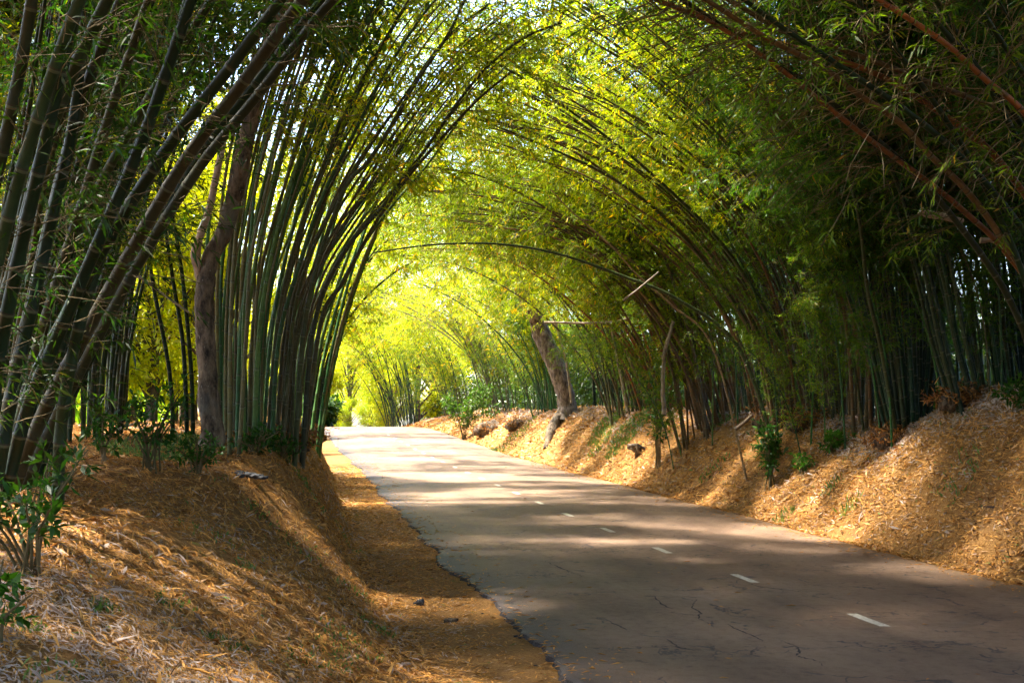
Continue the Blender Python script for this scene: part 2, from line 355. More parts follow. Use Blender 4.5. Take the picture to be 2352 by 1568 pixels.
# larger cracks in the asphalt, traced as thin filled grooves
def unproj_ground(px, py, z=0.0, iters=12):
    d = (CAMZ - z) * F / (py - HY)
    for _ in range(iters):
        x = (px - CX) / F * d; z = float(Zr(d)); d = (CAMZ - z) * F / (py - HY)
    return (px - CX) / F * d, d
for pl in ([(1788, 1472), (1800, 1480), (1822, 1488), (1836, 1500), (1832, 1512), (1852, 1518), (1876, 1524), (1902, 1542)], [(1600, 1380), (1592, 1400), (1610, 1412), (1604, 1424), (1636, 1440)],
           [(1668, 1436), (1690, 1450), (1720, 1462), (1760, 1482)], [(1500, 1370), (1520, 1392), (1548, 1404)], [(1250, 1290), (1270, 1300), (1300, 1312), (1344, 1330)], [(972, 1153), (985, 1157), (1010, 1156), (1034, 1158), (1056, 1156)], [(1720, 1345), (1745, 1352), (1790, 1358), (1850, 1366)], [(1610, 1250), (1660, 1262), (1720, 1268)], [(1380, 1420), (1420, 1440), (1440, 1452)], [(1530, 1470), (1560, 1490), (1600, 1500)]):
    P = np.array([unproj_ground(*p) for p in pl]); P3 = catmull(np.c_[P, P[:, :1] * 0], 8)[:, :2]
    T = np.gradient(P3, axis=0); T /= np.linalg.norm(T, axis=1)[:, None]; Nn = np.c_[-T[:, 1], T[:, 0]]
    n = len(P3); P3 = P3 + Nn * (RNG.random((n, 1)) - .5) * .03
    w = (.004 + .012 * RNG.random(n)) * np.sin(np.linspace(.15, 3.0, n)); w = w[:, None]
    A = P3 - Nn * w; B = P3 + Nn * w
    f = lambda Q: np.c_[Q, road_z(Q[:, 0] - Xc(Q[:, 1]), Q[:, 1]) + .004]
    c = mesh_obj('crack', np.vstack([f(A), f(B)]), np.array([[i, i + 1, i + n + 1, i + n] for i in range(n - 1)]), M['edge'], parent=rd)

# ------------------------------------------------------------------ leaves
UPV = np.array([0, 0, 1.0])
def norm(a): return a / (np.linalg.norm(a, axis=-1, keepdims=True) + 1e-9)
def leaf_quads(base, d, up, L, W, wide=.38):
    """rhombic leaf blades -> (n,4,3)"""
    side = norm(np.cross(d, up)); nrm = np.cross(side, d)
    L = L[:, None]; W = W[:, None]
    mid = base + d * L * wide + nrm * L * .05
    tip = base + d * L - nrm * L * .06
    return np.stack([base, mid - side * W / 2, tip, mid + side * W / 2], 1)
def quads_to_arrays(Q, rnd):
    n = len(Q); V = Q.reshape(-1, 3); Fc = np.arange(n * 4, dtype=np.int32).reshape(-1, 4)
    U = np.zeros((n, 4, 2)); U[:, :, 0] = rnd[:, None]; U[:, :, 1] = [0, .4, 1, .4]
    return V, Fc, U.reshape(-1, 2)
def prisms(A, B, r):
    """3-sided twig segments from A to B (n,3)"""
    d = norm(B - A); s = norm(np.cross(d, np.array([.3, .9, .2]))); t = np.cross(d, s); n = len(A)
    vs = []
    for P_, k in ((A, 1.0), (B, .7)):
        for q in range(3):
            a = q * 2.0944; vs.append(P_ + (s * math.cos(a) + t * math.sin(a)) * r[:, None] * k)
    V = np.stack(vs, 1).reshape(-1, 3); b = np.arange(n)[:, None] * 6
    Fc = np.concatenate([b + np.array([[0, 1, 4, 3]]), b + np.array([[1, 2, 5, 4]]), b + np.array([[2, 0, 3, 5]])])
    return V, Fc, np.zeros((len(V), 2))
def bamboo_foliage(P, rng, s0=.35, step=.35, nb=4, bl=1.4, ns=9, nl=6, leafL=.17, leafW=.024, bare=.12, droop=.16, twig=.0045):
    s = arclen(P); L = s[-1]; sn = np.arange(L * s0, L * .995, step); n = len(sn)
    base = resample(P, sn); T = norm(resample(np.gradient(P, axis=0), sn)) if False else norm(np.stack([np.interp(sn, s, norm(np.gradient(P, axis=0))[:, i]) for i in range(3)], 1))
    frac = (sn / L - s0) / (1 - s0)
    base = np.repeat(base, nb, 0); T = np.repeat(T, nb, 0); fr = np.repeat(frac, nb)
    m = len(base)
    rv = rng.normal(size=(m, 3)); rad = norm(rv - T * (rv * T).sum(1)[:, None])
    D = norm(rad * .95 + T * (.45 + .5 * fr[:, None]) + UPV * .1)
    bl_ = bl * (.5 + .9 * rng.random(m)) * (1 - .45 * fr) * (.45 + .55 * np.minimum(1, fr * 4))
    K = 5; t = np.linspace(0, 1, K)
    pts = base[:, None] + D[:, None] * (bl_[:, None] * t)[..., None] - UPV * (droop * (bl_[:, None] * t) ** 2)[..., None]
    pts = pts + rng.normal(size=pts.shape) * .03 * t[None, :, None]
    A = pts[:, :-1].reshape(-1, 3); B = pts[:, 1:].reshape(-1, 3)
    rr = np.full(len(A), twig)
    isb = rng.random(m) < bare
    idx = np.repeat(np.where(~isb)[0], ns); q = len(idx)
    tt = .2 + .8 * rng.random(q); kk = np.minimum((tt * (K - 1)).astype(int), K - 2); ff = tt * (K - 1) - kk
    sp = pts[idx, kk] * (1 - ff)[:, None] + pts[idx, kk + 1] * ff[:, None]
    bd = norm(pts[idx, kk + 1] - pts[idx, kk])
    sdv = norm(bd * .7 + rng.normal(size=(q, 3)) * .55 - UPV * .25)
    sl = .12 + .3 * rng.random(q)
    A2 = sp; B2 = sp + sdv * sl[:, None]
    tv = prisms(np.vstack([A, A2]), np.vstack([B, B2]), np.concatenate([rr, np.full(q, twig * .5)]))
    # leaves
    li = np.repeat(np.arange(q), nl); w = np.tile(np.arange(nl) / nl, q) * .9 + .15
    lb = sp[li] + sdv[li] * (sl[li] * w)[:, None]
    sgn = np.where(np.tile(np.arange(nl), q) % 2 == 0, 1, -1)[:, None]
    sidev = norm(np.cross(sdv[li], UPV + rng.normal(size=(q, 3))[li] * .4))
    ld = norm(sdv[li] * .65 + sidev * sgn * .75 - UPV * .32 + rng.normal(size=(len(li), 3)) * .28)
    up = norm(UPV + rng.normal(size=(len(li), 3)) * .55)
    Q = leaf_quads(lb, ld, up, leafL * (.6 + .7 * rng.random(len(li))), leafW * (.7 + .6 * rng.random(len(li))))
    rnd = np.clip(rng.random(len(li)) * .75 + rng.random(q)[li] * .27 , 0, 1)
    return Q, rnd, tv
def foliage_obj(name, Q, rnd, tv, parent, leafmat=None, mask=None, tmask=None):
    a = Acc()
    if mask is not None: Q, rnd = Q[mask], rnd[mask]
    if len(Q): a.add(*quads_to_arrays(Q, rnd), 0)
    if tv is not None:
        if tmask is not None:
            V_, F_, U_ = tv; a.add(V_, F_[np.tile(tmask, 3)], U_, 1)
        else: a.add(*tv, 1)
    return a.obj(name, [leafmat or M['bamboo_leaf'], M['twig']], parent)

def culm_arrays(P, r0, r1, node=.36, sides=8, rng=None):
    L = arclen(P)[-1]; k = np.arange(0, int(L / node) + 1); 
    ss = []; rm = []; vc = []
    for i in k:
        for ds, m_, v in ((-.014, 1.0, -.04), (0, 1.13, 0), (.014, 1.0, .04), (node * .5, .97, .5)):
            s_ = i * node + ds
            if 0 <= s_ <= L: ss.append(s_); rm.append(m_); vc.append(i + v)
    ss = np.array(ss); P2 = resample(P, ss); R = (r0 + (r1 - r0) * (ss / L) ** 1.25) * np.array(rm)
    return tube(P2, R, sides, np.array(vc))

CC = {  # culm colours
 'mossy': [(0.0136, 0.0211, 0.0062), (0.0198, 0.0211, 0.0074), (0.0087, 0.0174, 0.0050), (0.0248, 0.0211, 0.0087)],
 'dark': [(0.0056, 0.0168, 0.0056), (0.0070, 0.0210, 0.0063), (0.0105, 0.0224, 0.0070), (0.0168, 0.0210, 0.0077)],
 'green': [(.022, .085, .018), (.038, .10, .018), (.055, .10, .02), (.022, .06, .018), (.085, .075, .026)],
 'olive': [(0.0476, 0.0510, 0.0204), (0.0612, 0.0544, 0.0238), (0.0408, 0.0476, 0.0170), (0.0748, 0.0578, 0.0306)],
 'brown': [(0.0816, 0.0510, 0.0218), (0.1020, 0.0578, 0.0238), (0.0612, 0.0442, 0.0204), (0.0408, 0.0476, 0.0170), (0.1496, 0.0884, 0.0408)],
 'orange': [(0.1904, 0.0680, 0.0204), (0.1496, 0.0578, 0.0190), (0.1360, 0.0816, 0.0340)],
 'teal': [(0.0102, 0.0306, 0.0153), (0.0153, 0.0382, 0.0173), (0.0255, 0.0382, 0.0153), (0.0102, 0.0229, 0.0112)]}
def pickc(pal, rng): c = CC[pal][rng.integers(len(CC[pal]))]; k = .8 + .4 * rng.random(); return (c[0] * k, c[1] * k, c[2] * k, 1)

# ------------------------------------------------------------------ culm prototypes
def arch_path(L, a0, a1, p, rng, wob=.04):
    n = 40; s = np.linspace(0, L, n); th = np.radians(a0 + (a1 - a0) * (s / L) ** p)
    th = th + wob * np.sin(s * .7 + rng.random() * 6); ph = .06 * np.sin(s * .45 + rng.random() * 6) + .03 * np.sin(s * 1.3 + rng.random() * 6)
    d = np.stack([np.sin(th) * np.cos(ph), np.sin(th) * np.sin(ph) + .02, np.cos(th)], 1); ds = L / (n - 1)
    return np.vstack([[0, 0, 0], np.cumsum(d[:-1] * ds, 0)])
PROTO = []
specs = [(14, .050, 3, 70, 1.8, .38), (15, .052, 8, 98, 1.6, .38), (13, .048, 14, 118, 1.4, .34), (12.5, .046, 1, 42, 2.0, .42), (14, .050, 20, 122, 1.15, .34),
         (9.5, .038, 10, 105, 1.5, .2), (14.5, .05, 6, 85, 1.7, .4), (11, .042, 4, 60, 1.6, .26)]
for i, (L, r, a0, a1, p, s0) in enumerate(specs):
    rng = np.random.default_rng(100 + i); P = arch_path(L, a0, a1, p, rng)
    cv = culm_arrays(P, r * .78, .007)
    near = bamboo_foliage(P, rng, s0, .36, 4, 1.5, 8, 6)
    far = bamboo_foliage(P, rng, s0, .45, 4, 1.7, 6, 3, leafL=.25, leafW=.036, twig=.006)
    PROTO.append(dict(P=P, cv=cv, near=near, far=far, ob=None, fn=None, ff=None))
def proto_copy(i, parent, loc, az, sc, tilt, color, fcolor, far, fol=1.0, rng=None):
    pr = PROTO[i]
    if pr['ob'] is None:
        c = mesh_obj('culm', pr['cv'][0], pr['cv'][1], M['culm'], pr['cv'][2], smooth=True); pr['ob'] = c; new = c
    else:
        new = pr['ob'].copy(); col.objects.link(new)
    new.parent = parent; new.location = loc; new.rotation_euler = (tilt, 0, az); new.scale = (sc, sc, sc); new.color = color
    if rng.random() > fol: return new
    Q, rnd, tv = pr['far' if far else 'near']
    Mx = np.array(Matrix.Translation(Vector(loc) + parent.location) @ Matrix.Rotation(az, 4, 'Z') @ Matrix.Rotation(tilt, 4, 'X') @ Matrix.Scale(sc, 4))
    C = Q.mean(1) @ Mx[:3, :3].T + Mx[:3, 3]
    k = keep_mask(C); key = 'ff' if far else 'fn'
    if k.mean() < .985 or False:
        TC = tv[0].reshape(-1, 6, 3).mean(1) @ Mx[:3, :3].T + Mx[:3, 3]
        f = foliage_obj('foliage', Q, rnd, tv, new, mask=k, tmask=keep_mask(TC))
    elif pr[key] is None:
        f = foliage_obj('foliage', Q, rnd, tv, new); pr[key] = f
    else:
        f = pr[key].copy(); col.objects.link(f); f.parent = new
    f.location = (0, 0, 0); f.color = fcolor
    return new

def clump(label, x, y, n, road_dir, pal, fcol, types, rad=.9, far=False, group=None, spread=1.1, fol=1.0, sc=(.85, 1.12), seed=0, base=None):
    rng = np.random.default_rng(1000 + seed)
    e = base or empty('bamboo_clump', (x, y, gz(x, y)))
    if base is None: tag(e, label, 'bamboo', group or 'bamboo clumps lining the road')
    for i in range(n):
        a = rng.random() * 2 * math.pi; rr = rad * math.sqrt(rng.random())
        ox, oy = rr * math.cos(a), rr * math.sin(a) * 1.3
        # leans to the road, fanned outwards by its place in the clump
        vx = math.cos(road_dir) * 1.0 + ox / rad * .55 * spread + rng.normal() * .3 * spread; vy = math.sin(road_dir) + oy / rad * .6 * spread + rng.normal() * .45 * spread
        az = math.atan2(vy, vx)
        t = types[rng.integers(len(types))]
        z = gz(x + ox, y + oy) - e.location.z - .1
        proto_copy(t, e, (ox, oy, z), az, sc[0] + (sc[1] - sc[0]) * rng.random(), rng.normal() * .05, pickc(pal, rng), tuple(np.array(fcol) * (.85 + .3 * rng.random())) + (1,), far, fol, rng)
    return e

# ------------------------------------------------------------------ traced culms: picture points with a depth for each end
def world_path(pts, d0, d1):
    n = len(pts); out = []
    pp = np.array(pts, float); al = np.concatenate([[0], np.cumsum(np.linalg.norm(np.diff(pp, axis=0), axis=1))]); al /= al[-1]
    for (px, py), t in zip(pts, al):
        d = d0 + (d1 - d0) * t; out.append(((px - CX) / F * d, d, CAMZ + (HY - py) / F * d))
    out = np.array(out); out[0, 2] = gz(out[0, 0], out[0, 1]) - .12
    return out
def traced(parent, pts, d0, d1, r0, r1, color, rng, fol=True, fcolor=(1, 1, 1, 1), s0=.4, label=None, nb=3, ns=7, **kw):
    W = catmull(world_path(pts, d0, d1), 12); o = np.array(parent.location); W = W - o
    wv = arclen(W)[-1]; n = len(W)
    W = W + .035 * np.sin(np.linspace(0, wv * 1.1, n) + rng.random() * 6)[:, None] * np.array([.6, .5, .3])
    a = culm_arrays(W, r0, r1, node=.34 + .05 * rng.random(), sides=10)
    c = mesh_obj('culm', a[0], a[1], M['culm'], a[2], parent, True); c.color = color
    if label: c['label'] = label
    if fol:
        Q, rnd, tv = bamboo_foliage(W, rng, s0, .38, nb, kw.get('bl', 1.3), ns, 6, leafL=kw.get('leafL', .17), leafW=kw.get('leafW', .023), bare=kw.get('bare', .2), twig=kw.get('twig', .0045))
        C = Q.mean(1) + o; k = keep_mask(C)
        # keep the leaves out of the lens
        k &= np.linalg.norm(C - np.array([0, 0, CAMZ]), axis=1) > 5.0
        f = foliage_obj('foliage', Q, rnd, tv, c, mask=k, tmask=keep_mask(tv[0].reshape(-1, 6, 3).mean(1) + o)); f.color = fcolor
    return c
def family(parent, A, B, n, dA, dB, dj, tip_d, r, pal, rng, fcolor, jit=14, fol=.8, s0=.4, pw=1.0, **kw):
    A = catmull(A, 10); B = catmull(B, 10)
    A = resample(np.c_[A, 0 * A[:, 0]], np.linspace(0, arclen(A)[-1], 8))[:, :2]; B = resample(np.c_[B, 0 * B[:, 0]], np.linspace(0, arclen(B)[-1], 8))[:, :2]
    for i in range(n):
        t = ((i + rng.random()) / n) ** pw
        P = A * (1 - t) + B * t
        m = len(P); P = P + np.c_[rng.normal() * jit * np.linspace(.6, 2.6, m), rng.normal() * jit * np.linspace(0, 1.2, m)]
        P[1:-1] += rng.normal(size=(m - 2, 2)) * 2.5
        d0 = dA + (dB - dA) * t + (rng.random() - .5) * dj; d1 = d0 + tip_d + rng.normal() * 1.0
        bx = (P[0, 0] - CX) / F * d0; bu = bx - float(Xc(d0))
        if -HW - 1.6 < bu < HW + 1.75: continue
        rr = r * .72 * (.7 + .6 * rng.random()); fc = tuple(np.array(fcolor[:3]) * (.85 + .3 * rng.random())) + (1,)
        traced(parent, P.tolist(), d0, d1, rr, rr * .28, pickc(pal, rng), rng, rng.random() < fol, fc, s0, **kw)

def at(px, d, z=None):
    x = (px - CX) / F * d; return (x, d, gz(x, d) if z is None else z)
DEEP = (.20, .42, .8); MID = (1.0, 1.05, .8); GOLD = (2.9, 2.2, .4); YEL = (3.4, 2.6, .4)  # leaf tints: dim sides and sunlit glow of the centre put into colour

# --- foreground clump at the left edge
rng = np.random.default_rng(5)
e = empty('bamboo_clump', at(60, 10.4)); tag(e, 'thick dark bamboo clump in the left foreground, stems leaning over the bank', 'bamboo', 'bamboo clumps lining the road')
near_leaf = dict(bl=1.0, bare=.4, leafL=.16, leafW=.02)
T = [([(132, 1170), (148, 960), (196, 720), (270, 480), (345, 260), (420, 20), (470, -180), (540, -420)], 10.2, 8.6, .057, 'dark'),
     ([(20, 1130), (95, 960), (195, 760), (305, 560), (425, 365), (565, 185), (705, -5), (850, -170), (1050, -330)], 10.6, 8.2, .064, 'mossy'),
     ([(-15, 1110), (70, 900), (170, 700), (282, 505), (400, 320), (520, 160), (640, 0), (770, -160), (950, -330)], 10.3, 7.9, .060, 'mossy'),
     ([(45, 1140), (120, 985), (222, 790), (330, 590), (455, 385), (590, 215), (735, 30), (900, -140), (1120, -300)], 10.9, 8.9, .055, 'mossy'),
     ([(-5, 1120), (60, 940), (150, 740), (240, 540), (330, 330), (395, 130), (440, -20), (500, -250)], 10.0, 8.2, .060, 'dark'),
     ([(-90, 1120), (-40, 850), (30, 600), (85, 400), (160, 200), (235, 40), (300, -100), (420, -330)], 9.6, 7.6, .062, 'mossy'),
     ([(-50, 1150), (-10, 880), (40, 640), (95, 400), (140, 180), (175, 0), (215, -200)], 9.2, 7.4, .060, 'dark'),
     ([(-30, 1150), (20, 900), (80, 660), (140, 430), (200, 220), (270, 30), (340, -150), (450, -380)], 9.9, 8.0, .058, 'mossy'),
     ([(-20, 1150), (25, 930), (66, 720), (112, 500), (160, 300), (190, 100), (215, -80)], 9.4, 8.4, .056, 'dark'),
     ([(20, 1120), (60, 900), (110, 700), (175, 490), (240, 290), (310, 100), (380, -80), (480, -300)], 10.8, 9.2, .054, 'mossy'),
     ([(-120, 1100), (-80, 800), (-30, 500), (20, 250), (60, 30), (100, -200)], 8.8, 7.4, .06, 'dark'),
     ([(-110, 1100), (-60, 860), (-5, 620), (40, 420), (90, 240), (150, 60), (230, -120)], 8.9, 7.2, .058, 'dark'),
     ([(60, 1130), (90, 960), (150, 760), (225, 560), (300, 380), (380, 200), (470, 20), (560, -150)], 11.6, 10.2, .05, 'dark'),
     ([(80, 1120), (150, 930), (250, 730), (350, 550), (470, 350), (600, 180), (720, 20), (860, -130)], 11.8, 10, .05, 'dark'),
     ([(-60, 1130), (10, 900), (100, 680), (200, 470), (310, 270), (420, 100), (520, -40), (650, -220)], 11.4, 9.8, .052, 'mossy')]
for i, (pts, d0, d1, r, pal) in enumerate(T):
    traced(e, pts, d0, d1, r * .98, r * .6, pickc(pal, rng), rng, True, (.2, .34, .4, 1), .2, nb=3, ns=3, **near_leaf)
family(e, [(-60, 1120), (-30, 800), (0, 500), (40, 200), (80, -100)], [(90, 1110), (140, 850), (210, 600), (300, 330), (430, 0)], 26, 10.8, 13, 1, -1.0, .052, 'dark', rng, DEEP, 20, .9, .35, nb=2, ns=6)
# long stems over the road that shade it, from the same clump
# --- second clump behind
rng = np.random.default_rng(6)
e = empty('bamboo_clump', at(200, 16.5)); tag(e, 'crowded bamboo clump behind the left foreground stems, thin dark stems over a litter mound', 'bamboo', 'bamboo clumps lining the road')
family(e, [(60, 1000), (50, 700), (60, 400), (90, 100), (140, -200)], [(285, 995), (310, 760), (380, 480), (480, 200), (600, -60)], 26, 15.5, 18, 2.0, -.5, .048, 'dark', rng, GOLD, 16, .6, .4)
for pts in ([(395, 985), (385, 850), (350, 640), (340, 500), (325, 350), (300, 200)], [(430, 980), (425, 800), (400, 640), (375, 500), (360, 380), (330, 200)], [(440, 975), (440, 860), (430, 700), (410, 560), (360, 330), (310, 150)]):
    traced(e, pts, 17.5, 17, .034, .02, pickc('dark', rng), rng, True, (1, 1, .8, 1), .5)
# --- the fan beside the dark tree
rng = np.random.default_rng(8)
e = empty('bamboo_clump', at(610, 16.5)); tag(e, 'tall fan of green bamboo right of the forked dark tree, sweeping over the road', 'bamboo', 'bamboo clumps lining the road')
A = [(505, 975), (505, 760), (520, 520), (560, 280), (620, 40), (690, -160), (790, -300)]
Mi = [(610, 960), (625, 760), (665, 540), (740, 330), (840, 130), (950, -40), (1080, -150)]
B = [(676, 935), (704, 755), (772, 590), (868, 470), (960, 345), (1065, 212), (1205, 95)]
family(e, A, Mi, 34, 15, 16.6, 2.4, -.5, .038, 'green', rng, GOLD, 22, .5, .55, nb=2, ns=5)
family(e, Mi, B, 20, 16.6, 17.6, 2.0, -.8, .033, 'olive', rng, GOLD, 18, .55, .6, nb=2, ns=5)
family(e, A, B, 14, 17, 20, 2.0, 0, .042, 'green', rng, GOLD, 24, .6, .5, nb=2)
traced(e, [(695, 930), (735, 745), (784, 650), (859, 515), (934, 412), (1024, 310), (1100, 228), (1180, 160)], 17, 15.5, .038, .016, (.05, .045, .02, 1), rng, True, (*GOLD, 1), .6)
traced(e, [(690, 935), (722, 755), (790, 585), (884, 470), (974, 345), (1064, 215), (1134, 140), (1215, 82), (1300, 50)], 16.8, 15, .040, .014, (.03, .035, .02, 1), rng, True, (*GOLD, 1), .6)
traced(e, [(672, 940), (700, 720), (784, 450), (849, 370), (904, 285), (959, 185), (1024, 85), (1064, 0), (1110, -90)], 16, 14.5, .04, .016, (.04, .05, .02, 1), rng, True, (*GOLD, 1), .6)
# --- slim dark stems at the mouth of the tunnel
rng = np.random.default_rng(9)
e = empty('bamboo_clump', at(718, 33)); tag(e, 'slender dark stems leaning from the bank end into the bright road opening', 'bamboo', 'bamboo clumps lining the road')
for pts in ([(712, 930), (735, 830), (775, 720), (830, 620), (905, 520), (990, 440)], [(722, 925), (738, 860), (760, 780), (790, 700), (840, 610), (900, 540)], [(728, 925), (745, 850), (778, 770), (835, 690), (900, 630), (960, 595)], [(700, 930), (715, 800), (745, 690), (790, 590), (860, 490), (950, 400)]):
    traced(e, pts, 33, 31, .05, .022, pickc('dark', rng), rng, True, (*GOLD, 1), .45, leafL=.2, leafW=.03, nb=3)

# --- right foreground arches from the clump just outside the right edge
rng = np.random.default_rng(12)
e = empty('bamboo_clump', at(2560, 15.2)); tag(e, 'big clump at the right edge whose orange and dark stems arch over the road', 'bamboo', 'bamboo clumps lining the road')
AR = [([(2590, 960), (2530, 760), (2440, 570), (2348, 435), (2268, 340), (2143, 250), (2018, 175), (1878, 125), (1718, 80), (1568, 22), (1420, -40)], 'orange', 'long orange brown arching stem', .047),
      ([(2690, 930), (2610, 620), (2480, 400), (2318, 270), (2143, 195), (1968, 125), (1783, 60), (1673, 0), (1520, -70)], 'brown', 'tan arching stem', .044),
      ([(2400, 960), (2368, 830), (2325, 700), (2268, 600), (2193, 500), (2108, 405), (2003, 315), (1878, 215), (1768, 140), (1668, 65), (1540, -20)], 'dark', None, .046),
      ([(2470, 950), (2400, 730), (2300, 550), (2218, 435), (2143, 360), (2068, 280), (1968, 215), (1878, 150), (1768, 95), (1620, 0), (1500, -70)], 'orange', 'dark red brown arching stem', .045),
      ([(2500, 950), (2410, 720), (2305, 570), (2218, 490), (2143, 430), (2028, 345), (1958, 290), (1818, 175), (1700, 90), (1560, 10)], 'orange', 'orange brown arching stem', .040),
      ([(2560, 950), (2500, 800), (2420, 640), (2318, 490), (2193, 350), (2068, 245), (1938, 155), (1788, 55), (1680, -20)], 'dark', None, .046),
      ([(2680, 940), (2600, 660), (2480, 420), (2352, 260), (2268, 185), (2168, 95), (2018, 0), (1880, -80)], 'orange', None, .044),
      ([(2600, 950), (2540, 750), (2450, 480), (2352, 300), (2243, 155), (2108, 0), (2000, -120)], 'dark', None, .048),
      ([(2420, 950), (2390, 800), (2350, 640), (2280, 470), (2190, 300), (2080, 140), (1960, -10), (1850, -120)], 'dark', None, .042),
      ([(2520, 950), (2500, 780), (2440, 560), (2340, 330), (2220, 120), (2110, -60)], 'dark', None, .046),
      ([(2640, 930), (2590, 700), (2500, 450), (2390, 230), (2280, 60), (2200, -80)], 'dark', None, .046)]
for pts, pal, lab, r in AR:
    traced(e, pts, 14.8 + rng.random(), 11.6 + rng.random(), r, r * .55, pickc(pal, rng), rng, True, (.8, .9, .85, 1), .45, lab, nb=4, ns=4, bl=1.7, bare=.66, twig=.007)
family(e, [(2370, 960), (2360, 760), (2330, 560), (2280, 360), (2200, 160), (2100, -40)], [(2700, 930), (2680, 600), (2600, 300), (2480, 60), (2350, -120)], 16, 15, 17, 1.5, -1.5, .046, 'dark', rng, DEEP, 30, .95, .35)
# --- upright green clump on the right bank
rng = np.random.default_rng(13)
e = empty('bamboo_clump', at(2085, 20.8)); tag(e, 'upright teal green clump at the notch on top of the right bank', 'bamboo', 'bamboo clumps lining the road')
family(e, [(2045, 945), (1985, 800), (1930, 620), (1890, 400), (1850, 180), (1790, -60)], [(2135, 950), (2170, 760), (2190, 540), (2180, 300), (2150, 60), (2080, -150)], 40, 20.5, 22.5, 2, -1.0, .047, 'teal', rng, DEEP, 12, .8, .38)
e = empty('bamboo_clump', at(2270, 19.2)); tag(e, 'green clump on the highest hump of the right bank near the right edge', 'bamboo', 'bamboo clumps lining the road')
family(e, [(2185, 925), (2130, 780), (2080, 600), (2010, 400), (1920, 180), (1820, -20)], [(2400, 930), (2400, 760), (2390, 560), (2350, 330), (2290, 120), (2200, -100)], 38, 18.8, 21, 2, -1.0, .047, 'teal', rng, DEEP, 14, .75, .38)
# --- arching brown bundle
rng = np.random.default_rng(14)
e = empty('bamboo_clump', at(1850, 24.5)); tag(e, 'big arching bundle of brown stems right of centre, reaching far over the road', 'bamboo', 'bamboo clumps lining the road')
family(e, [(1760, 950), (1725, 800), (1650, 660), (1560, 540), (1450, 440), (1334, 365), (1190, 315), (1040, 300)], [(1860, 945), (1810, 770), (1735, 600), (1630, 470), (1510, 370), (1370, 290), (1240, 215), (1090, 130)], 44, 24.5, 27, 3.5, -2.5, .052, 'brown', rng, GOLD, 42, .6, .5, bare=.35, nb=3)
family(e, [(1880, 945), (1850, 760), (1790, 580), (1690, 420), (1560, 290), (1400, 170), (1209, 85)], [(1960, 945), (1950, 760), (1900, 560), (1810, 370), (1690, 200), (1560, 60), (1420, -60)], 28, 24, 25.5, 2, -2.0, .05, 'olive', rng, GOLD, 40, .6, .5, nb=2)
family(e, [(1600, 960), (1560, 820), (1480, 700), (1370, 610), (1220, 545), (1040, 520)], [(1740, 950), (1690, 780), (1600, 620), (1480, 500), (1310, 410), (1090, 370)], 30, 30.5, 32, 1.6, -2.5, .058, 'brown', rng, GOLD, 30, .3, .6, nb=2, bare=.4)
family(e, [(1960, 945), (1950, 700), (1860, 430), (1700, 220), (1500, 60), (1350, -60)], [(2080, 940), (2060, 680), (1980, 400), (1830, 170), (1640, -20), (1540, -90)], 20, 22, 23.5, 1.5, -1.5, .05, 'brown', rng, (1.4, 1.4, .6), 30, .35, .5, nb=2, bare=.4)
family(e, [(1500, 960), (1470, 840), (1400, 720), (1300, 640), (1170, 590), (1020, 580)], [(1600, 955), (1580, 800), (1510, 650), (1400, 530), (1260, 450), (1080, 430)], 22, 37, 38.5, 2, -2.5, .065, 'orange', rng, GOLD, 30, .3, .6, nb=2, bare=.4)
traced(e, [(1790, 945), (1700, 800), (1560, 690), (1420, 632), (1280, 582), (1150, 560), (1000, 562), (850, 582)], 24, 22, .045, .014, (.04, .06, .02, 1), rng, True, (*GOLD, 1), .75, nb=2, ns=3)
traced(e, [(1720, 960), (1640, 800), (1540, 700), (1470, 640), (1400, 560), (1310, 480), (1260, 430)], 24.5, 23, .026, .014, (.22, .15, .08, 1), rng, False, label='pale dead stem')
traced(e, [(1900, 950), (1700, 620), (1500, 400), (1300, 250), (1100, 130), (829, 100)], 25, 21, .045, .014, (.03, .045, .015, 1), rng, True, (*GOLD, 1), .6)

# --- the rest of the rows
clump('bamboo clump on the right bank between the brown bundle and the hanging pale stems', *at(1640, 30)[:2], 22, D2R(185), 'brown', (1.6, 1.45, .6), [1, 2, 4, 5, 5, 7], seed=1)
clump('bamboo clump right of the leaning pale tree, behind the hanging pale stems', *at(1440, 39)[:2], 22, D2R(185), 'olive', GOLD, [1, 2, 4, 5, 7], seed=2)
clump('green bamboo clump left of the leaning pale tree on the right bank', *at(1270, 51)[:2], 20, D2R(185), 'green', GOLD, [1, 2, 4, 5, 7], far=True, seed=3)
clump('bamboo clump over the crumbling brown roots of the right bank', *at(1150, 60)[:2], 18, D2R(190), 'olive', (2.5, 1.8, .7), [1, 2, 4, 5, 7], far=True, seed=4)
clump('yellow green bamboo clump where the right bank meets the road crest', *at(1050, 74)[:2], 15, D2R(195), 'olive', YEL, [1, 2, 4, 5], far=True, seed=5)
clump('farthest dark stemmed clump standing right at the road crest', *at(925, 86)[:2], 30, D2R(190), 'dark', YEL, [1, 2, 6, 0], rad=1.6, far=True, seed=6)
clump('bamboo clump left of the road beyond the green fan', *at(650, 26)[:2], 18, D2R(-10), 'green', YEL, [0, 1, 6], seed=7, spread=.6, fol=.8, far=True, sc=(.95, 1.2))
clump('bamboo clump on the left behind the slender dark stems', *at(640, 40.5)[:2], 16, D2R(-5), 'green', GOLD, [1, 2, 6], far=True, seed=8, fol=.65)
for i, (px, d) in enumerate([(650, 51), (640, 61), (600, 72)]):
    clump('yellow green bamboo clump of the far left row, hidden low down by the fan', *at(px, d)[:2], 11, D2R(0), 'olive', YEL, [1, 2, 6], far=True, seed=20 + i, fol=.6, group='far left row of bamboo clumps')
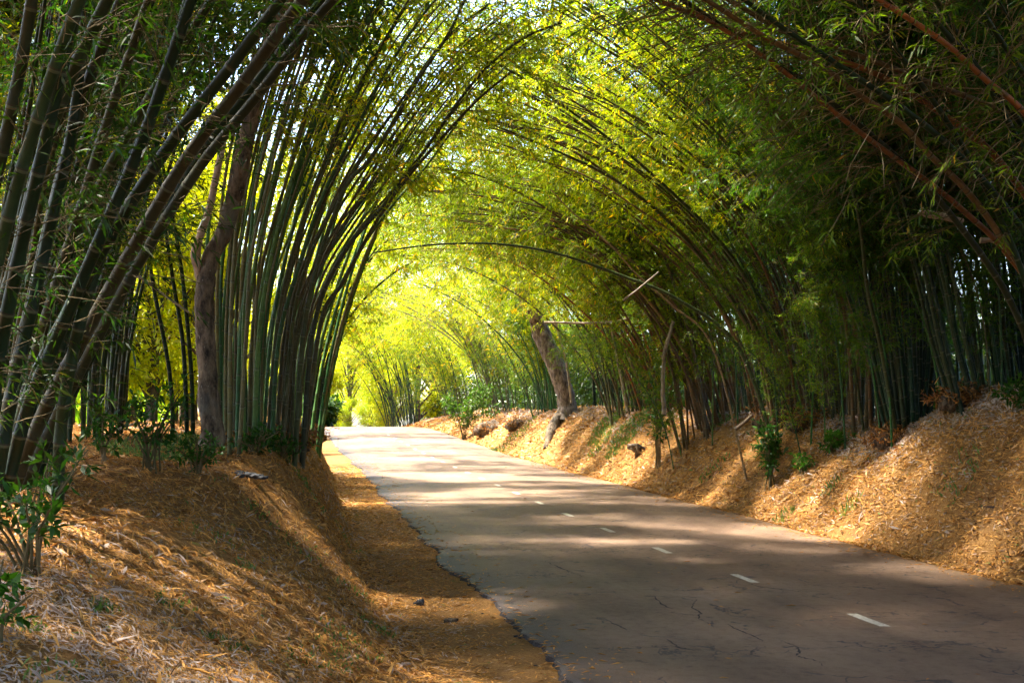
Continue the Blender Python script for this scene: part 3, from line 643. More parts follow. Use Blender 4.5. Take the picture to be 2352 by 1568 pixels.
# leafy side shoots low on the right clumps
for e_ in [o for o in bpy.data.objects if o.name.startswith('bamboo_clump') and o.get('label', '') and o.location.x > Xc(o.location.y) + 2 and o.location.y > 18]:
    clump(None, e_.location.x, e_.location.y, 8, D2R(185), 'green', (1.0, 1.15, .5) if e_.location.y > 23 else (.5, .8, .7), [5, 7], rad=1.3, far=e_.location.y > 40, spread=1.6, sc=(.4, .75), seed=int(e_.location.y), base=e_)
# rear rows
RR = [(2000, 27), (2230, 25), (2480, 23), (1780, 34), (1600, 42), (1420, 52), (1230, 66), (2120, 33), (1900, 42)]
for i, (px, d) in enumerate(RR):
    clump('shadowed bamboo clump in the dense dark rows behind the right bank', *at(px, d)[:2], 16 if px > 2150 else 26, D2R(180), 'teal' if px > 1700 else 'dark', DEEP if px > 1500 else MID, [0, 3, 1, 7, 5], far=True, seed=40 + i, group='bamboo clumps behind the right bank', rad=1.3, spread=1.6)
LLs = [(60, 21), (-60, 19), (190, 23.5)]
for i, (px, d) in enumerate(LLs):
    clump('dim bamboo clump deep behind the left foreground stems', *at(px, d)[:2], 20 if px < 100 else 26, D2R(10), 'dark', MID, [0, 3, 6] if px < 100 else [0, 3], far=False, seed=60 + i, group='bamboo clumps deep on the left', spread=1.4 if px < 100 else .7, sc=(.85, 1.12) if px < 100 else (1.15, 1.35))
# unseen clumps added to shade viewer and near road; the avenue goes on behind
for i, (x, y, a) in enumerate([(-8.0, 3, 0), (-9.5, 6.8, 0), (10.5, 6.5, 180), (-5.5, -4, 0), (11.5, -2, 180), (-9, 13, 0), (-5, -12, 0), (13, -10, 180), (10.5, 10.5, 180), (11.5, 14, 180), (10.8, 17.3, 180), (13, 12, 180), (13.5, 17, 180), (10.2, 21.5, 180), (-9.8, 15.5, 0), (9.6, 18.6, 180), (11.5, 20, 180), (11, 15.8, 180), (-3.5, -20, 20), (14, -18, 160), (5, -27, 90)]):
    clump('bamboo clump of the avenue arching over the near road, added out of view for shade', x, y, 28, D2R(a), 'dark', DEEP, [1, 0, 6] if 7 < y else [1, 2, 6, 7], far=True, seed=80 + i, group='bamboo clumps added to shade the near road', spread=.6, sc=(1.1, 1.32))

# ------------------------------------------------------------------ trees
def limb(pts, r0, r1, sides=12, rough=.12, seed=0):
    rng = np.random.default_rng(seed); P = catmull(pts, 14); n = len(P)
    R = np.linspace(r0, r1, n)[:, None] * (1 + rough * np.array([[(vnoise(i * .13, k * .9 + seed, 3) * 1.6 + vnoise(i * .6, k * 1.7 + seed, 4) * .5) for k in range(sides)] for i in range(n)]).reshape(n, sides))
    R[:, -1] = R[:, -1]
    return tube(P, R, sides)
def ppath(l): return [((px - CX) / F * d, d, CAMZ + (HY - py) / F * d) for px, py, d in l]
def leaf_cloud(centres, radii, n, L, W, seed, shell=.55):
    rng = np.random.default_rng(seed); C = np.array(centres); R = np.array(radii)
    i = rng.integers(len(C), size=n); d = norm(rng.normal(size=(n, 3))); rr = (shell + (1 - shell) * rng.random(n)) ** 1.0 * (rng.random(n) ** .25)
    p = C[i] + d * (rr * R[i])[:, None] * np.array([1, 1, .75])
    # leaves gathered in small sprays
    p = p + rng.normal(size=p.shape) * .08
    ld = norm(d * .6 + rng.normal(size=(n, 3)) * .7 - UPV * .3); up = norm(UPV * .8 + d * .5 + rng.normal(size=(n, 3)) * .5)
    Q = leaf_quads(p, ld, up, L * (.6 + .8 * rng.random(n)), W * (.6 + .8 * rng.random(n)), .45)
    return Q, rng.random(n)
def local(V, o): return np.asarray(V) - np.array(o)

# forked tree on the left bank
b = at(487, 14.2)
e = empty('tree', b); tag(e, 'forked tree on the left bank with a dark leaning stem and a pale stripped one', 'tree')
a = Acc()
V, Fc, U = limb(ppath([(488, 1010, 14.2), (484, 960, 14.2), (478, 880, 14.2), (472, 780, 14.2), (470, 680, 14.2), (480, 600, 14.2), (512, 540, 14.2), (540, 440, 14.1), (566, 320, 14), (592, 200, 13.9), (625, 90, 13.8), (680, -20, 13.7), (780, -140, 13.6)]), .125, .08, 14, .2, 3)
a.add(local(V, b), Fc, U)
V, Fc, U = limb(ppath([(487, 1025, 14.2), (486, 985, 14.2), (480, 930, 14.2), (476, 860, 14.2)]), .165, .11, 14, .22, 5); a.add(local(V, b), Fc, U)
tr_ = a.obj('trunk', [M['bark']], e, True)
V, Fc, U = limb(ppath([(474, 690, 14.3), (462, 640, 14.22), (449, 592, 14.1), (461, 540, 14.0), (483, 470, 13.95), (500, 390, 13.9), (516, 310, 13.9), (528, 225, 13.9)]), .068, .03, 10, .25, 9)
o = mesh_obj('branch', local(V, b), Fc, M['bare_wood'], U, e, True); o['label'] = 'pale stripped broken stem'
cs = ppath([(700, 40, 15), (760, 60, 15.5), (820, 20, 16), (700, -60, 14.5), (790, -80, 15), (870, -60, 16), (650, -80, 14), (740, -20, 16.5), (430, 60, 15), (500, 10, 15), (560, 90, 15.5), (350, 20, 14.6), (600, -40, 15), (470, 150, 15.5)])
Q, rnd = leaf_cloud(local(cs, b), [.75, .7, .8, 1.0, 1.1, 1.0, 1.0, .9, .8, .8, .65, .7, .8, .55], 9000, .13, .06, 4)
k = keep_mask(Q.mean(1) + np.array(b)); o = foliage_obj('crown', Q, rnd, prisms(*[local(np.array(ppath(l)), b) for l in ([(680, -20, 13.7)] * 5 + [(600, -40, 15), (500, 10, 15), (500, 10, 15)], [(760, 60, 15.5), (820, 20, 16), (870, -60, 16), (650, -80, 14), (600, -40, 15), (500, 10, 15), (350, 20, 14.6), (470, 150, 15.5)])], np.full(8, .022)), e, M['broad_leaf'], k)
# leaning pale tree on the right bank
b = at(1290, 45)
e = empty('tree', b); tag(e, 'pale gnarled tree leaning left over the road from the right bank', 'tree')
V, Fc, U = limb(ppath([(1292, 975, 44.8), (1302, 950, 45), (1298, 900, 45), (1272, 830, 45), (1240, 760, 45), (1215, 700, 44.6), (1170, 610, 44), (1110, 530, 43.5), (1050, 480, 43), (985, 430, 42.5), (935, 395, 42)]), .42, .2, 12, .3, 21)
a = Acc(); a.add(local(V, b), Fc, U); a.obj('trunk', [M['pale_bark']], e, True); a = Acc()
for pts, r in (([(1300, 945, 45), (1270, 985, 44.5), (1262, 1010, 44), (1255, 1032, 43.6)], .32), ([(1305, 945, 45), (1330, 960, 44.4), (1350, 965, 44), (1365, 960, 43.8)], .2), ([(1300, 960, 45), (1300, 990, 44.4), (1318, 1000, 44), (1330, 1000, 43.8)], .15)):
    V, Fc, U = limb(ppath(pts), r, r * .4, 8, .3, int(r * 100)); a.add(local(V, b), Fc, U)
a.obj('root', [M['bark']], e, True)
V, Fc, U = limb(ppath([(980, 430, 42.5), (992, 400, 42.4), (1000, 375, 42.3), (1012, 350, 42.2)]), .2, .12, 8, .3, 8); a = Acc(); a.add(local(V, b), Fc, U)
V, Fc, U = limb(ppath([(990, 412, 42.4), (975, 395, 42.2), (962, 380, 42)]), .2, .07, 8, .3, 9); a.add(local(V, b), Fc, U)
o = a.obj('branch', [M['bare_wood']], e, True); o['label'] = 'broken pale limb'
cs = ppath([(1180, 560, 43), (1120, 480, 42.5), (1060, 520, 43), (1240, 640, 45), (1300, 600, 45.5), (1210, 720, 46), (1150, 640, 45)])
Q, rnd = leaf_cloud(local(cs, b), [1.3, 1.2, 1.0, 1.3, 1.3, 1.1, 1.2], 5000, .22, .09, 14)
o = foliage_obj('crown', Q, rnd, prisms(local(np.array(ppath([(1215, 700, 44.6)] * 3)), b), local(np.array(ppath([(1240, 640, 45), (1300, 600, 45.5), (1180, 560, 43)])), b), np.full(3, .03)), e, M['broad_leaf']); o.color = (1.6, 1.3, .8, 1)

# background trees: three kinds, copied
def tree_proto(seed, h, cr, n, L, W, mat):
    rng = np.random.default_rng(seed); a = Acc()
    V, Fc, U = limb([(0, 0, -.3), (.1, .05, h * .25), (rng.normal() * .4, .2, h * .5), (rng.normal() * .6, rng.normal() * .5, h * .75)], .26, .08, 10, .2, seed); a.add(V, Fc, U)
    cs = []; rs = []
    for i in range(17):
        ang = rng.random() * 6.28; rr = cr * (.25 + .75 * rng.random()); z = h * (.22 + .75 * rng.random()); q = 1 - abs(z / h - .55) * 1.0
        c = (rr * math.cos(ang) * q, rr * math.sin(ang) * q, z); cs.append(c); rs.append(cr * (.26 + .2 * rng.random()))
        V, Fc, U = limb([(0, 0, z * .45), (c[0] * .5, c[1] * .5, z * .75), c], .09, .02, 6, .1, seed + i); a.add(V, Fc, U)
    Q, rnd = leaf_cloud(cs, rs, n, L, W, seed + 5, .35)
    return a, Q, rnd, mat
TP = [tree_proto(1, 11, 4.2, 9500, .30, .09, M['far_leaf']), tree_proto(2, 8, 4.5, 9500, .30, .09, M['far_leaf']), tree_proto(3, 13, 5, 11000, .32, .09, M['far_leaf'])]
TO = [None] * 3
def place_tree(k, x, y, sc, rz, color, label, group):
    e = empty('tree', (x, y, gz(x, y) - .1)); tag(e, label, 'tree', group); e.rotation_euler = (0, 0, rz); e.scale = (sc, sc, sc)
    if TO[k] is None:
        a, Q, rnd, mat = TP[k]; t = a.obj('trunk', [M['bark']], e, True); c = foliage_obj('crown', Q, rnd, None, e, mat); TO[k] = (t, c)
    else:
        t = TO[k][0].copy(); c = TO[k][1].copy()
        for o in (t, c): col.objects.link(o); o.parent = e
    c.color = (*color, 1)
bg = [(1, 345, 30, .7), (0, 300, 41, .75), (2, 420, 48, .65), (1, 230, 36, .8), (0, 400, 34, .5), (1, 160, 44, .9), (2, 60, 40, .7), (0, 500, 48, .6), (1, 560, 58, .7), (2, 500, 76, .8), (0, 430, 64, .9), (0, 440, 35, .8), (2, 520, 31, .7), (1, 130, 30, 1.1)]
for i, (k, px, d, sc) in enumerate(bg):
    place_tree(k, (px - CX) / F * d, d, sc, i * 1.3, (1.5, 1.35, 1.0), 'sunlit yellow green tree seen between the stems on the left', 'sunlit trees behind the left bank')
bg = [(0, 800, 104, 1.1), (1, 740, 120, 1.2), (2, 850, 125, 1.2), (1, 700, 100, 1.0), (0, 760, 150, 1.6), (2, 690, 140, 1.5), (1, 880, 112, 1.0), (0, 640, 120, 1.4), (0, 960, 100, 1.2), (1, 1010, 104, 1.4), (1, 905, 98, .9)]
for i, (k, px, d, sc) in enumerate(bg):
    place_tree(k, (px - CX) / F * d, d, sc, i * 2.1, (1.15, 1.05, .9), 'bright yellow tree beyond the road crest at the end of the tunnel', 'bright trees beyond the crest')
for i, (px, d, sc) in enumerate([(700, 96, .5), (745, 104, .55), (800, 93, .42), (850, 100, .5), (775, 112, .6), (890, 106, .5)]):
    place_tree(1, (px - CX) / F * d, d, sc, i * 1.7, (1.0, 1.05, .9), 'low yellow green bush just beyond the road crest', 'low bushes beyond the crest')
bg = [(2, 1500, 75, 1.3), (0, 1750, 62, 1.3), (1, 1300, 95, 1.3), (0, 1000, 120, 1.4), (1, 1150, 110, 1.4)]
for i, (k, px, d, sc) in enumerate(bg):
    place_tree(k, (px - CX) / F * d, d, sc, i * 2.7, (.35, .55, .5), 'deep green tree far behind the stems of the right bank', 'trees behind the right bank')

# ------------------------------------------------------------------ shrubs and small plants
def shrub(name, label, cat, px, d, h, w, nst, L, W, seed, mat, color=(1, 1, 1), group=None, per=16, loc=None):
    b = loc or at(px, d); rng = np.random.default_rng(seed); e = empty(name, b); tag(e, label, cat, group)
    A = Acc(); qs = []; rn = []
    for i in range(nst):
        ang = rng.random() * 6.28; r = w * (.3 + .7 * rng.random()); hh = h * (.55 + .45 * rng.random())
        pts = [(0 + rng.normal() * .05, rng.normal() * .05, -.05), (math.cos(ang) * r * .3, math.sin(ang) * r * .3, hh * .5), (math.cos(ang) * r * .75, math.sin(ang) * r * .75, hh * .85), (math.cos(ang) * r, math.sin(ang) * r, hh)]
        P = catmull(pts, 8); V, Fc, U = tube(P, np.linspace(.012, .004, len(P)), 5); A.add(V, Fc, U)
        n = per; t = .3 + .7 * rng.random(n); ix = (t * (len(P) - 1)).astype(int); p = P[ix]
        tips = p + norm(rng.normal(size=(n, 3))) * (L * .9)
        A.add(*prisms(p, tips, np.full(n, .003)))
        for q in range(4):
            dd = norm(rng.normal(size=(n, 3)) * .8 + (tips - p) / L + UPV * .1); qs.append(leaf_quads(tips, dd, norm(UPV + rng.normal(size=(n, 3)) * .35), L * (.6 + .6 * rng.random(n)), W * (.7 + .5 * rng.random(n)), .45)); rn.append(rng.random(n))
    A.obj('stem', [M['twig']], e)
    o = foliage_obj('foliage', np.vstack(qs), np.concatenate(rn), None, e, mat); o.color = (*color, 1)
    return e
SL = M['sapling_leaf']
shrub('shrub', 'bright green leafy sapling at the foot of the left foreground bamboo', 'shrub', 70, 7.6, .85, .8, 11, .11, .042, 1, SL, (.4, .42, .4), per=10)
shrub('shrub', 'low green sprigs in the bottom left corner below the sapling', 'shrub', -20, 6.3, .5, .35, 5, .10, .04, 2, SL, (.45, .55, .4), per=8)
shrub('shrub', 'dark leafy shrub between the left bamboo stems and the forked tree', 'shrub', 345, 12.6, 1.0, .7, 11, .12, .04, 3, SL, (.5, .62, .6), per=9)
shrub('shrub', 'small green bush at the foot of the forked tree', 'shrub', 452, 12.9, .42, .3, 9, .09, .03, 4, SL, (.45, .55, .4), per=10)
shrub('shrub', 'thin leafy plant left of the dark shrub', 'shrub', 235, 12.9, .6, .35, 6, .12, .04, 5, SL, (.45, .55, .4), per=9)
shrub('shrub', 'tall dark leafy shrub under the brown bamboo bundle on the right bank', 'shrub', 1770, 23.2, 1.4, .4, 12, .15, .055, 6, SL, (.35, .5, .45), per=12)
shrub('shrub', 'leafy climber hanging beside the stump left of the brown bundle', 'shrub', 1512, 31, 2.8, .5, 11, .19, .06, 7, SL, (.4, .5, .35), per=14)
shrub('plant', 'bright green seedling just right of the dark shrub on the right bank', 'plant', 1845, 22.6, .32, .3, 8, .10, .04, 8, SL, (.8, .85, .5), per=8)
shrub('plant', 'wider pair of green seedlings below the upright brown stems', 'plant', 1905, 22.4, .42, .4, 10, .12, .05, 9, SL, (.7, .8, .5), per=9)
shrub('plant', 'green sprigs at the far right edge on the bank top', 'plant', 2338, 16.8, .5, .25, 7, .12, .05, 10, SL, (.45, .55, .4), per=9)
shrub('plant', 'low green plants on the bank end below the bamboo fan', 'plant', 585, 14.8, .3, .35, 10, .10, .03, 11, SL, (.45, .55, .4), per=8)
shrub('plant', 'low plants at the right foot of the bamboo fan', 'plant', 650, 15.6, .3, .35, 9, .1, .03, 12, SL, (.45, .55, .4), per=8)
shrub('shrub', 'dense green bush on the right bank left of the pale tree', 'shrub', 1065, 58, 2.8, 1.9, 20, .22, .08, 13, SL, (.8, .62, .3), per=24)
shrub('shrub', 'round green shrub beside the road beyond the crest', 'shrub', 745, 78, 2.2, 1.6, 24, .45, .2, 14, SL, (.5, .42, .4), per=26, loc=((735 - CX) / F * 78, 78, float(Zr(78)) - .2))

# dense undergrowth that closes the view low down behind the right bank
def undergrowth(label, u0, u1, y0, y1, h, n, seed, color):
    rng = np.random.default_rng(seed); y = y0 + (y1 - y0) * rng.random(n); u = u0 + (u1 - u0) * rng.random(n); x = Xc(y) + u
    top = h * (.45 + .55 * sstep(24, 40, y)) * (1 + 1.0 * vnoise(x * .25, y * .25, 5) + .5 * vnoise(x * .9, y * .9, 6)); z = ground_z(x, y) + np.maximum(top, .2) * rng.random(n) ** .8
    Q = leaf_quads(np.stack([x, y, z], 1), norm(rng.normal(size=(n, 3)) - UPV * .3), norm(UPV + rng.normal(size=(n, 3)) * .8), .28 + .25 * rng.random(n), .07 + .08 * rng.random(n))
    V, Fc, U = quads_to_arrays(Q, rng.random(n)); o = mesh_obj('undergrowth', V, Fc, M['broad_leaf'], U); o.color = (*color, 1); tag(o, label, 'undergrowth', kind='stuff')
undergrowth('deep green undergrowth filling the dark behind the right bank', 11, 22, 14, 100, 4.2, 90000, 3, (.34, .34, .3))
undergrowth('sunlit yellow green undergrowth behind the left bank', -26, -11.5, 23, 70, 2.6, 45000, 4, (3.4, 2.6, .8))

# ------------------------------------------------------------------ fallen and hanging stems, root, charred wood
def stick(name, label, cat, pts, r, mat, group=None, sides=8, sub=None):
    W = np.array(ppath(pts)); b = W[0].copy(); e = empty(name, b) if sub else None
    P = catmull(W - b, 8); P += RNG.normal(size=P.shape) * r * .12
    V, Fc, U = culm_arrays(P, r, r * .7, .3, sides)
    # close both ends
    n = sides; c0 = len(V); V = np.vstack([V, V[:n].mean(0), V[-n:].mean(0)]); U = np.vstack([U, [0, 0], [0, 0]])
    caps = [[c0, (k + 1) % n, k, k] for k in range(n)] + [[c0 + 1, c0 - n + k, c0 - n + (k + 1) % n, c0 - n + (k + 1) % n] for k in range(n)]
    me = bpy.data.meshes.new(name); me.from_pydata([tuple(v) for v in V], [], [tuple(map(int, f)) for f in Fc] + [tuple(dict.fromkeys(c)) for c in caps])
    me.materials.append(mat); o = bpy.data.objects.new(name, me); col.objects.link(o); o.location = b
    for p in me.polygons: p.use_smooth = True
    tag(o, label, cat, group); return o
G = 'fallen and broken bamboo stems'
stick('broken_stem', 'pale broken stem slanting through the leaves left of the forked tree', 'bamboo stem', [(268, 598, 13.5), (300, 620, 13.6), (360, 665, 13.8), (440, 722, 14)], .018, M['pale_stick'], G)
stick('broken_stem', 'pale stem slanting up to the right in front of the brown bundle', 'bamboo stem', [(1432, 690, 23), (1470, 660, 23), (1522, 617, 23)], .02, M['pale_stick'], G)
stick('broken_stem', 'long pale bent stem hanging over the leaning pale tree', 'bamboo stem', [(1312, 925, 42), (1305, 860, 42), (1290, 790, 42), (1265, 720, 42), (1215, 682, 42)], .05, M['pale_stick'], G)
stick('broken_stem', 'straight pale stem standing midway along the right bank', 'bamboo stem', [(1440, 945, 36), (1428, 880, 36), (1412, 800, 36), (1400, 735, 36)], .04, M['pale_stick'], G)
stick('broken_stem', 'pale horizontal broken stem high under the arch left of the brown bundle', 'bamboo stem', [(1208, 415, 30), (1130, 402, 30), (1050, 393, 30), (1020, 390, 30)], .028, M['pale_stick'], G)
stick('cut_stem', 'long cut bamboo end jutting out near the right edge, the upper one', 'bamboo stem', [(2112, 488, 15), (2160, 497, 15), (2222, 512, 15)], .052, M['pale_stick'], 'cut bamboo ends near the right edge')
stick('cut_stem', 'short cut bamboo end near the right edge, the lower one', 'bamboo stem', [(2252, 552, 15.2), (2275, 553, 15.2), (2300, 556, 15.2)], .04, M['pale_stick'], 'cut bamboo ends near the right edge')
stick('broken_stem', 'thin yellow green stem bending sideways above the straight pale stem', 'bamboo stem', [(1250, 740, 34), (1340, 742, 34), (1410, 738, 34), (1445, 730, 34)], .035, M['pale_stick'], G)
stick('broken_stem', 'bleached forked-looking stem beside the hanging climber', 'bamboo stem', [(1525, 950, 29), (1522, 880, 29), (1528, 800, 29), (1550, 730, 29)], .06, M['pale_stick'], G)
stick('broken_stem', 'pale stem crossing the litter under the left bamboo, behind the thin plant', 'bamboo stem', [(215, 1015, 14), (270, 985, 14.3), (330, 968, 14.6)], .02, M['pale_stick'], G)

def lumps(name, label, cat, b, parts, mat, seed, group=None):
    import bmesh
    rng = random.Random(seed); bm = bmesh.new()
    for (x, y, z, sx, sy, sz, rz) in parts:
        r = bmesh.ops.create_icosphere(bm, subdivisions=3, radius=1)
        for v in r['verts']:
            n_ = 1 + .25 * math.sin(v.co.x * 5 + seed + x * 9) * math.cos(v.co.y * 6 + z) + .12 * math.sin(v.co.z * 11 + v.co.x * 9)
            v.co = Matrix.Rotation(rz, 3, 'Z') @ Vector((v.co.x * sx * n_, v.co.y * sy * n_, v.co.z * sz * n_)) + Vector((x, y, z))
    me = bpy.data.meshes.new(name); bm.to_mesh(me); bm.free(); me.materials.append(mat)
    for p in me.polygons: p.use_smooth = True
    o = bpy.data.objects.new(name, me); o.location = b; col.objects.link(o); return tag(o, label, cat, group)
b = at(562, 13.4)
lumps('charred_wood', 'blackened burnt wood lying on the bank top below the bamboo fan', 'wood', b, [(-.08, 0, .03, .10, .06, .04, .3), (.05, -.02, .02, .12, .04, .035, -.3), (.17, -.12, .01, .1, .04, .03, -.5), (-.02, -.15, .02, .06, .05, .03, 0), (.26, -.2, .0, .06, .03, .02, .2)], M['char'], 2)
def ground_hit(px, py):
    d = 3.0
    while d < 140:
        x = (px - CX) / F * d; z = CAMZ + (HY - py) / F * d
        if gz(x, d) >= z: return x, d, gz(x, d)
        d += .05
    return x, d, z
b = ground_hit(965, 1390); lumps('seed_cone', 'dark knobbly cone on the sandy shoulder, the upper of two lumps', 'cone', b, [(0, 0, .03, .045, .04, .04, 0), (.03, .01, .04, .02, .02, .02, 0), (-.05, 0, .02, .03, .02, .015, 0)], M['char'], 5)
b = ground_hit(1035, 1430); lumps('husk', 'brown dry husk on the sandy shoulder, the lower of two lumps', 'husk', b, [(0, 0, .02, .07, .03, .03, .1), (.05, .02, .03, .03, .015, .015, .4), (-.04, .01, .02, .03, .025, .02, -.3)], M['bark'], 8)
for i, (px, py) in enumerate([(1118, 1410), (1195, 1462), (1204, 1466), (1240, 1530)]):
    b = ground_hit(px - 10, py); s = .010 + .012 * ((i * 37) % 10) / 10
    lumps('asphalt_chunk', 'dark crumb of broken asphalt along the ragged left road edge', 'asphalt chunk', b, [(0, 0, s * .4, s * 1.5, s, s * .5, i)], M['edge'], i, 'asphalt crumbs along the left road edge')
# exposed root on the right bank
b = ground_hit(1462, 1045)
e = empty('tree_root', b); tag(e, 'dark gnarled root stub sticking out of the right bank', 'root')
A = Acc()
dd = b[1]
for pts, r in (([(1470, 1062, dd), (1466, 1045, dd - .15), (1468, 1030, dd - .3), (1462, 1022, dd - .3)], .13), ([(1444, 1024, dd - .1), (1462, 1022, dd - .3), (1482, 1030, dd - .35), (1503, 1040, dd - .3)], .075), ([(1464, 1036, dd - .2), (1452, 1030, dd - .2), (1442, 1028, dd)], .08)):
    V, Fc, U = limb(ppath(pts), r, r * .5, 8, .3, int(r * 999)); A.add(local(V, b), Fc, U)
A.obj('root', [M['bark']], e, True)
b = ground_hit(1690, 955); e = None
stick('broken_stem', 'dark forked stub on the bank edge left of the tall dark shrub', 'bamboo stem', [(1690, 985, 22.6), (1712, 968, 22.5), (1730, 950, 22.5)], .04, M['bark'], G)
# crumbling root masses at the clump feet
for lab, px, d, s in (('crumbling dark root mass under the far right bank clump', 1125, 56, .8), ('dark root mass hanging from the bank left of the pale tree', 1190, 52, .55), ('shaggy root mound at the foot of the teal green clump', 2050, 20.3, .35), ('brown root mound on the highest hump of the right bank', 2210, 18.6, .4), ('shaggy dead litter heap under the brown stems behind the right bank', 1800, 26.5, .7), ('ragged root lump at the end of the left bank beside the road', 700, 30, .5), ('low sheath debris at the left foot of the green bamboo fan', 545, 15.6, .22), ('sheath debris heaped at the right foot of the green bamboo fan', 662, 17.2, .3), ('sheath debris at the foot of the brown bundle on the right bank', 1850, 24.3, .4)):
    b = at(px, d); rng = np.random.default_rng(int(px)); n = 1500
    p = rng.normal(size=(n, 3)) * np.array([s * .55, s * .55, s * .33]); p[:, 2] = np.abs(p[:, 2]) * 1.0
    Q = leaf_quads(p, norm(rng.normal(size=(n, 3)) - UPV * .3), norm(rng.normal(size=(n, 3))), .12 * (.5 + rng.random(n)), .028 * (.5 + rng.random(n)))
    o = lumps('root_mound', lab, 'root mound', b, [(0, 0, s * .1, s * .8, s * .7, s * .5, 0), (s * .6, .1, 0, s * .5, s * .5, s * .35, 1), (-s * .6, -.1, 0, s * .5, s * .4, s * .33, 2)], M['bark'], int(px), 'root mounds on the banks')
    h = mesh_obj('dead_sheath', *quads_to_arrays(Q, rng.random(n) * .45)[:2], M['litter'], quads_to_arrays(Q, rng.random(n) * .45)[2], o)

# ------------------------------------------------------------------ leaf litter, grass: nobody could count them
def surf_normal(x, y):
    h = .06; zx = (ground_z(x + h, y) - ground_z(x - h, y)) / (2 * h); zy = (ground_z(x, y + h) - ground_z(x, y - h)) / (2 * h)
    return norm(np.stack([-zx, -zy, np.ones_like(zx)], 1))
def litter(name, label, x, y, L, W, seed, lift=.02, tilt=.28, dirbias=None, rshift=0, mat='litter'):
    rng = np.random.default_rng(seed); n = len(x); Nn = norm(surf_normal(x, y) + rng.normal(size=(n, 3)) * tilt)
    ang = rng.random(n) * 6.283 if dirbias is None else dirbias + rng.normal(size=n) * .75
    d0 = np.stack([np.cos(ang), np.sin(ang), 0 * ang], 1); d = norm(d0 - Nn * (d0 * Nn).sum(1)[:, None])
    p = np.stack([x, y, ground_z(x, y) + lift * rng.random(n) + .003], 1) - d * L[:, None] / 2
    Q = leaf_quads(p, d, Nn, L, W, .4)
    # golden drifts and greyer zones; rshift adds more grey by place
    bare_ = vnoise(x * 1.1, y * .9, 61) + .6 * vnoise(x * 3.1, y * 2.7, 62)
    thin = rng.random(n) < .75 * sstep(.18, .42, bare_); Q = Q[~thin]; x = x[~thin]; y = y[~thin]; n = len(x)
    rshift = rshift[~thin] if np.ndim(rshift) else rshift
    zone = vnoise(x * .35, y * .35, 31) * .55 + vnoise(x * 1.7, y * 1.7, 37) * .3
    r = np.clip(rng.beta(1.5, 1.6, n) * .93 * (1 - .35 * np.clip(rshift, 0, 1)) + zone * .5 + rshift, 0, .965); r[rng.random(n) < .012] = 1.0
    V, Fc, U = quads_to_arrays(Q, r); o = mesh_obj(name, V, Fc, M[mat], U); return tag(o, label, 'leaf litter' if mat == 'litter' else 'grass', kind='stuff')
rng = np.random.default_rng(77)
def sample_left(n, y0, y1, p=1.6):
    t = rng.random(n); y = (y0 ** (1 - p) + t * (y1 ** (1 - p) - y0 ** (1 - p))) ** (1 / (1 - p))
    dl = rng.random(n) ** 1.0 * np.interp(y, [3, 8, 14, 30, 60], [5.5, 7.5, 9, 9, 6]); return Xc(y) - HW - .95 - dl, y
x, y = sample_left(260000, 3.6, 60)
fx = np.abs(x / y) < .62; x, y = x[fx], y[fx]; sc = np.where(y < 8, 1.75 - .08 * y, np.clip(.75 + y / 14, 1, 3.2)).clip(1.1, 3.2)
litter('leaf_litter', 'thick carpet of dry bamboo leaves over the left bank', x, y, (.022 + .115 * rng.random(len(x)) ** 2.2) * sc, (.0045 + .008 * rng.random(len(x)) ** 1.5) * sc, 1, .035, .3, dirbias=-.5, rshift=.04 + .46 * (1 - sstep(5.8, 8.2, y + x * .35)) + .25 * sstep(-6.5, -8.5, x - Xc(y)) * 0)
n = 24000; y = 5 + 35 * rng.random(n) ** 1.6; x = Xc(y) - HW - 1.15 * rng.random(n) ** .7 * 1.0
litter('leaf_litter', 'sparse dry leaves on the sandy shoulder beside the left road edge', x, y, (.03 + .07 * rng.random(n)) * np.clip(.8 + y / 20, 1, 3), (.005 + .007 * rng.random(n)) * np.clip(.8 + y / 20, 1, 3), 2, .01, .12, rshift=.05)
n = 210000; t = rng.random(n); y = (9.0 ** -1.0 + t * (90 ** -1.0 - 9.0 ** -1.0)) ** -1.0
x = Xc(y) + HW - .05 + 5.5 * rng.random(n) ** .85; fx = np.abs(x / y) < .6; x, y = x[fx], y[fx]; sc = np.clip(.6 + y / 24, .9, 3.6)
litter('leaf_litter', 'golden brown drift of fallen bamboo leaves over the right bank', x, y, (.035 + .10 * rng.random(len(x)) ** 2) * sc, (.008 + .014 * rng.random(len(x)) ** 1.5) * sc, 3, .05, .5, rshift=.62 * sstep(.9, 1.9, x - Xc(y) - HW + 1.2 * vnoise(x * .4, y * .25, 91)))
n = 3600; y = 6 + 40 * rng.random(n) ** 1.3; u = np.where(rng.random(n) < .6, HW - .15 - np.abs(rng.normal(size=n)) * .28, -HW + .2 + np.abs(rng.normal(size=n)) * .3); u = np.where(rng.random(n) < .10, (rng.random(n) - .5) * 6, u); spill = rng.random(n) < .45; u = np.where(spill, np.where(rng.random(n) < .6, ledge(y), redge(y)) + rng.normal(size=n) * .09, u)
rr_ = np.random.default_rng(5); ang = rr_.random(n) * 6.28; d = np.stack([np.cos(ang), np.sin(ang), 0 * ang], 1)
Q = leaf_quads(np.stack([Xc(y) + u, y, road_z(u, y) + .008], 1), d, norm(UPV + rr_.normal(size=(n, 3)) * .15), .04 + .09 * rr_.random(n), .010 + .012 * rr_.random(n))
V, Fc, U = quads_to_arrays(Q, .3 + .6 * rr_.random(n)); tag(mesh_obj('fallen_leaves', V, Fc, M['litter'], U), 'stray dry leaves blown onto the asphalt edges', 'leaf litter', kind='stuff')
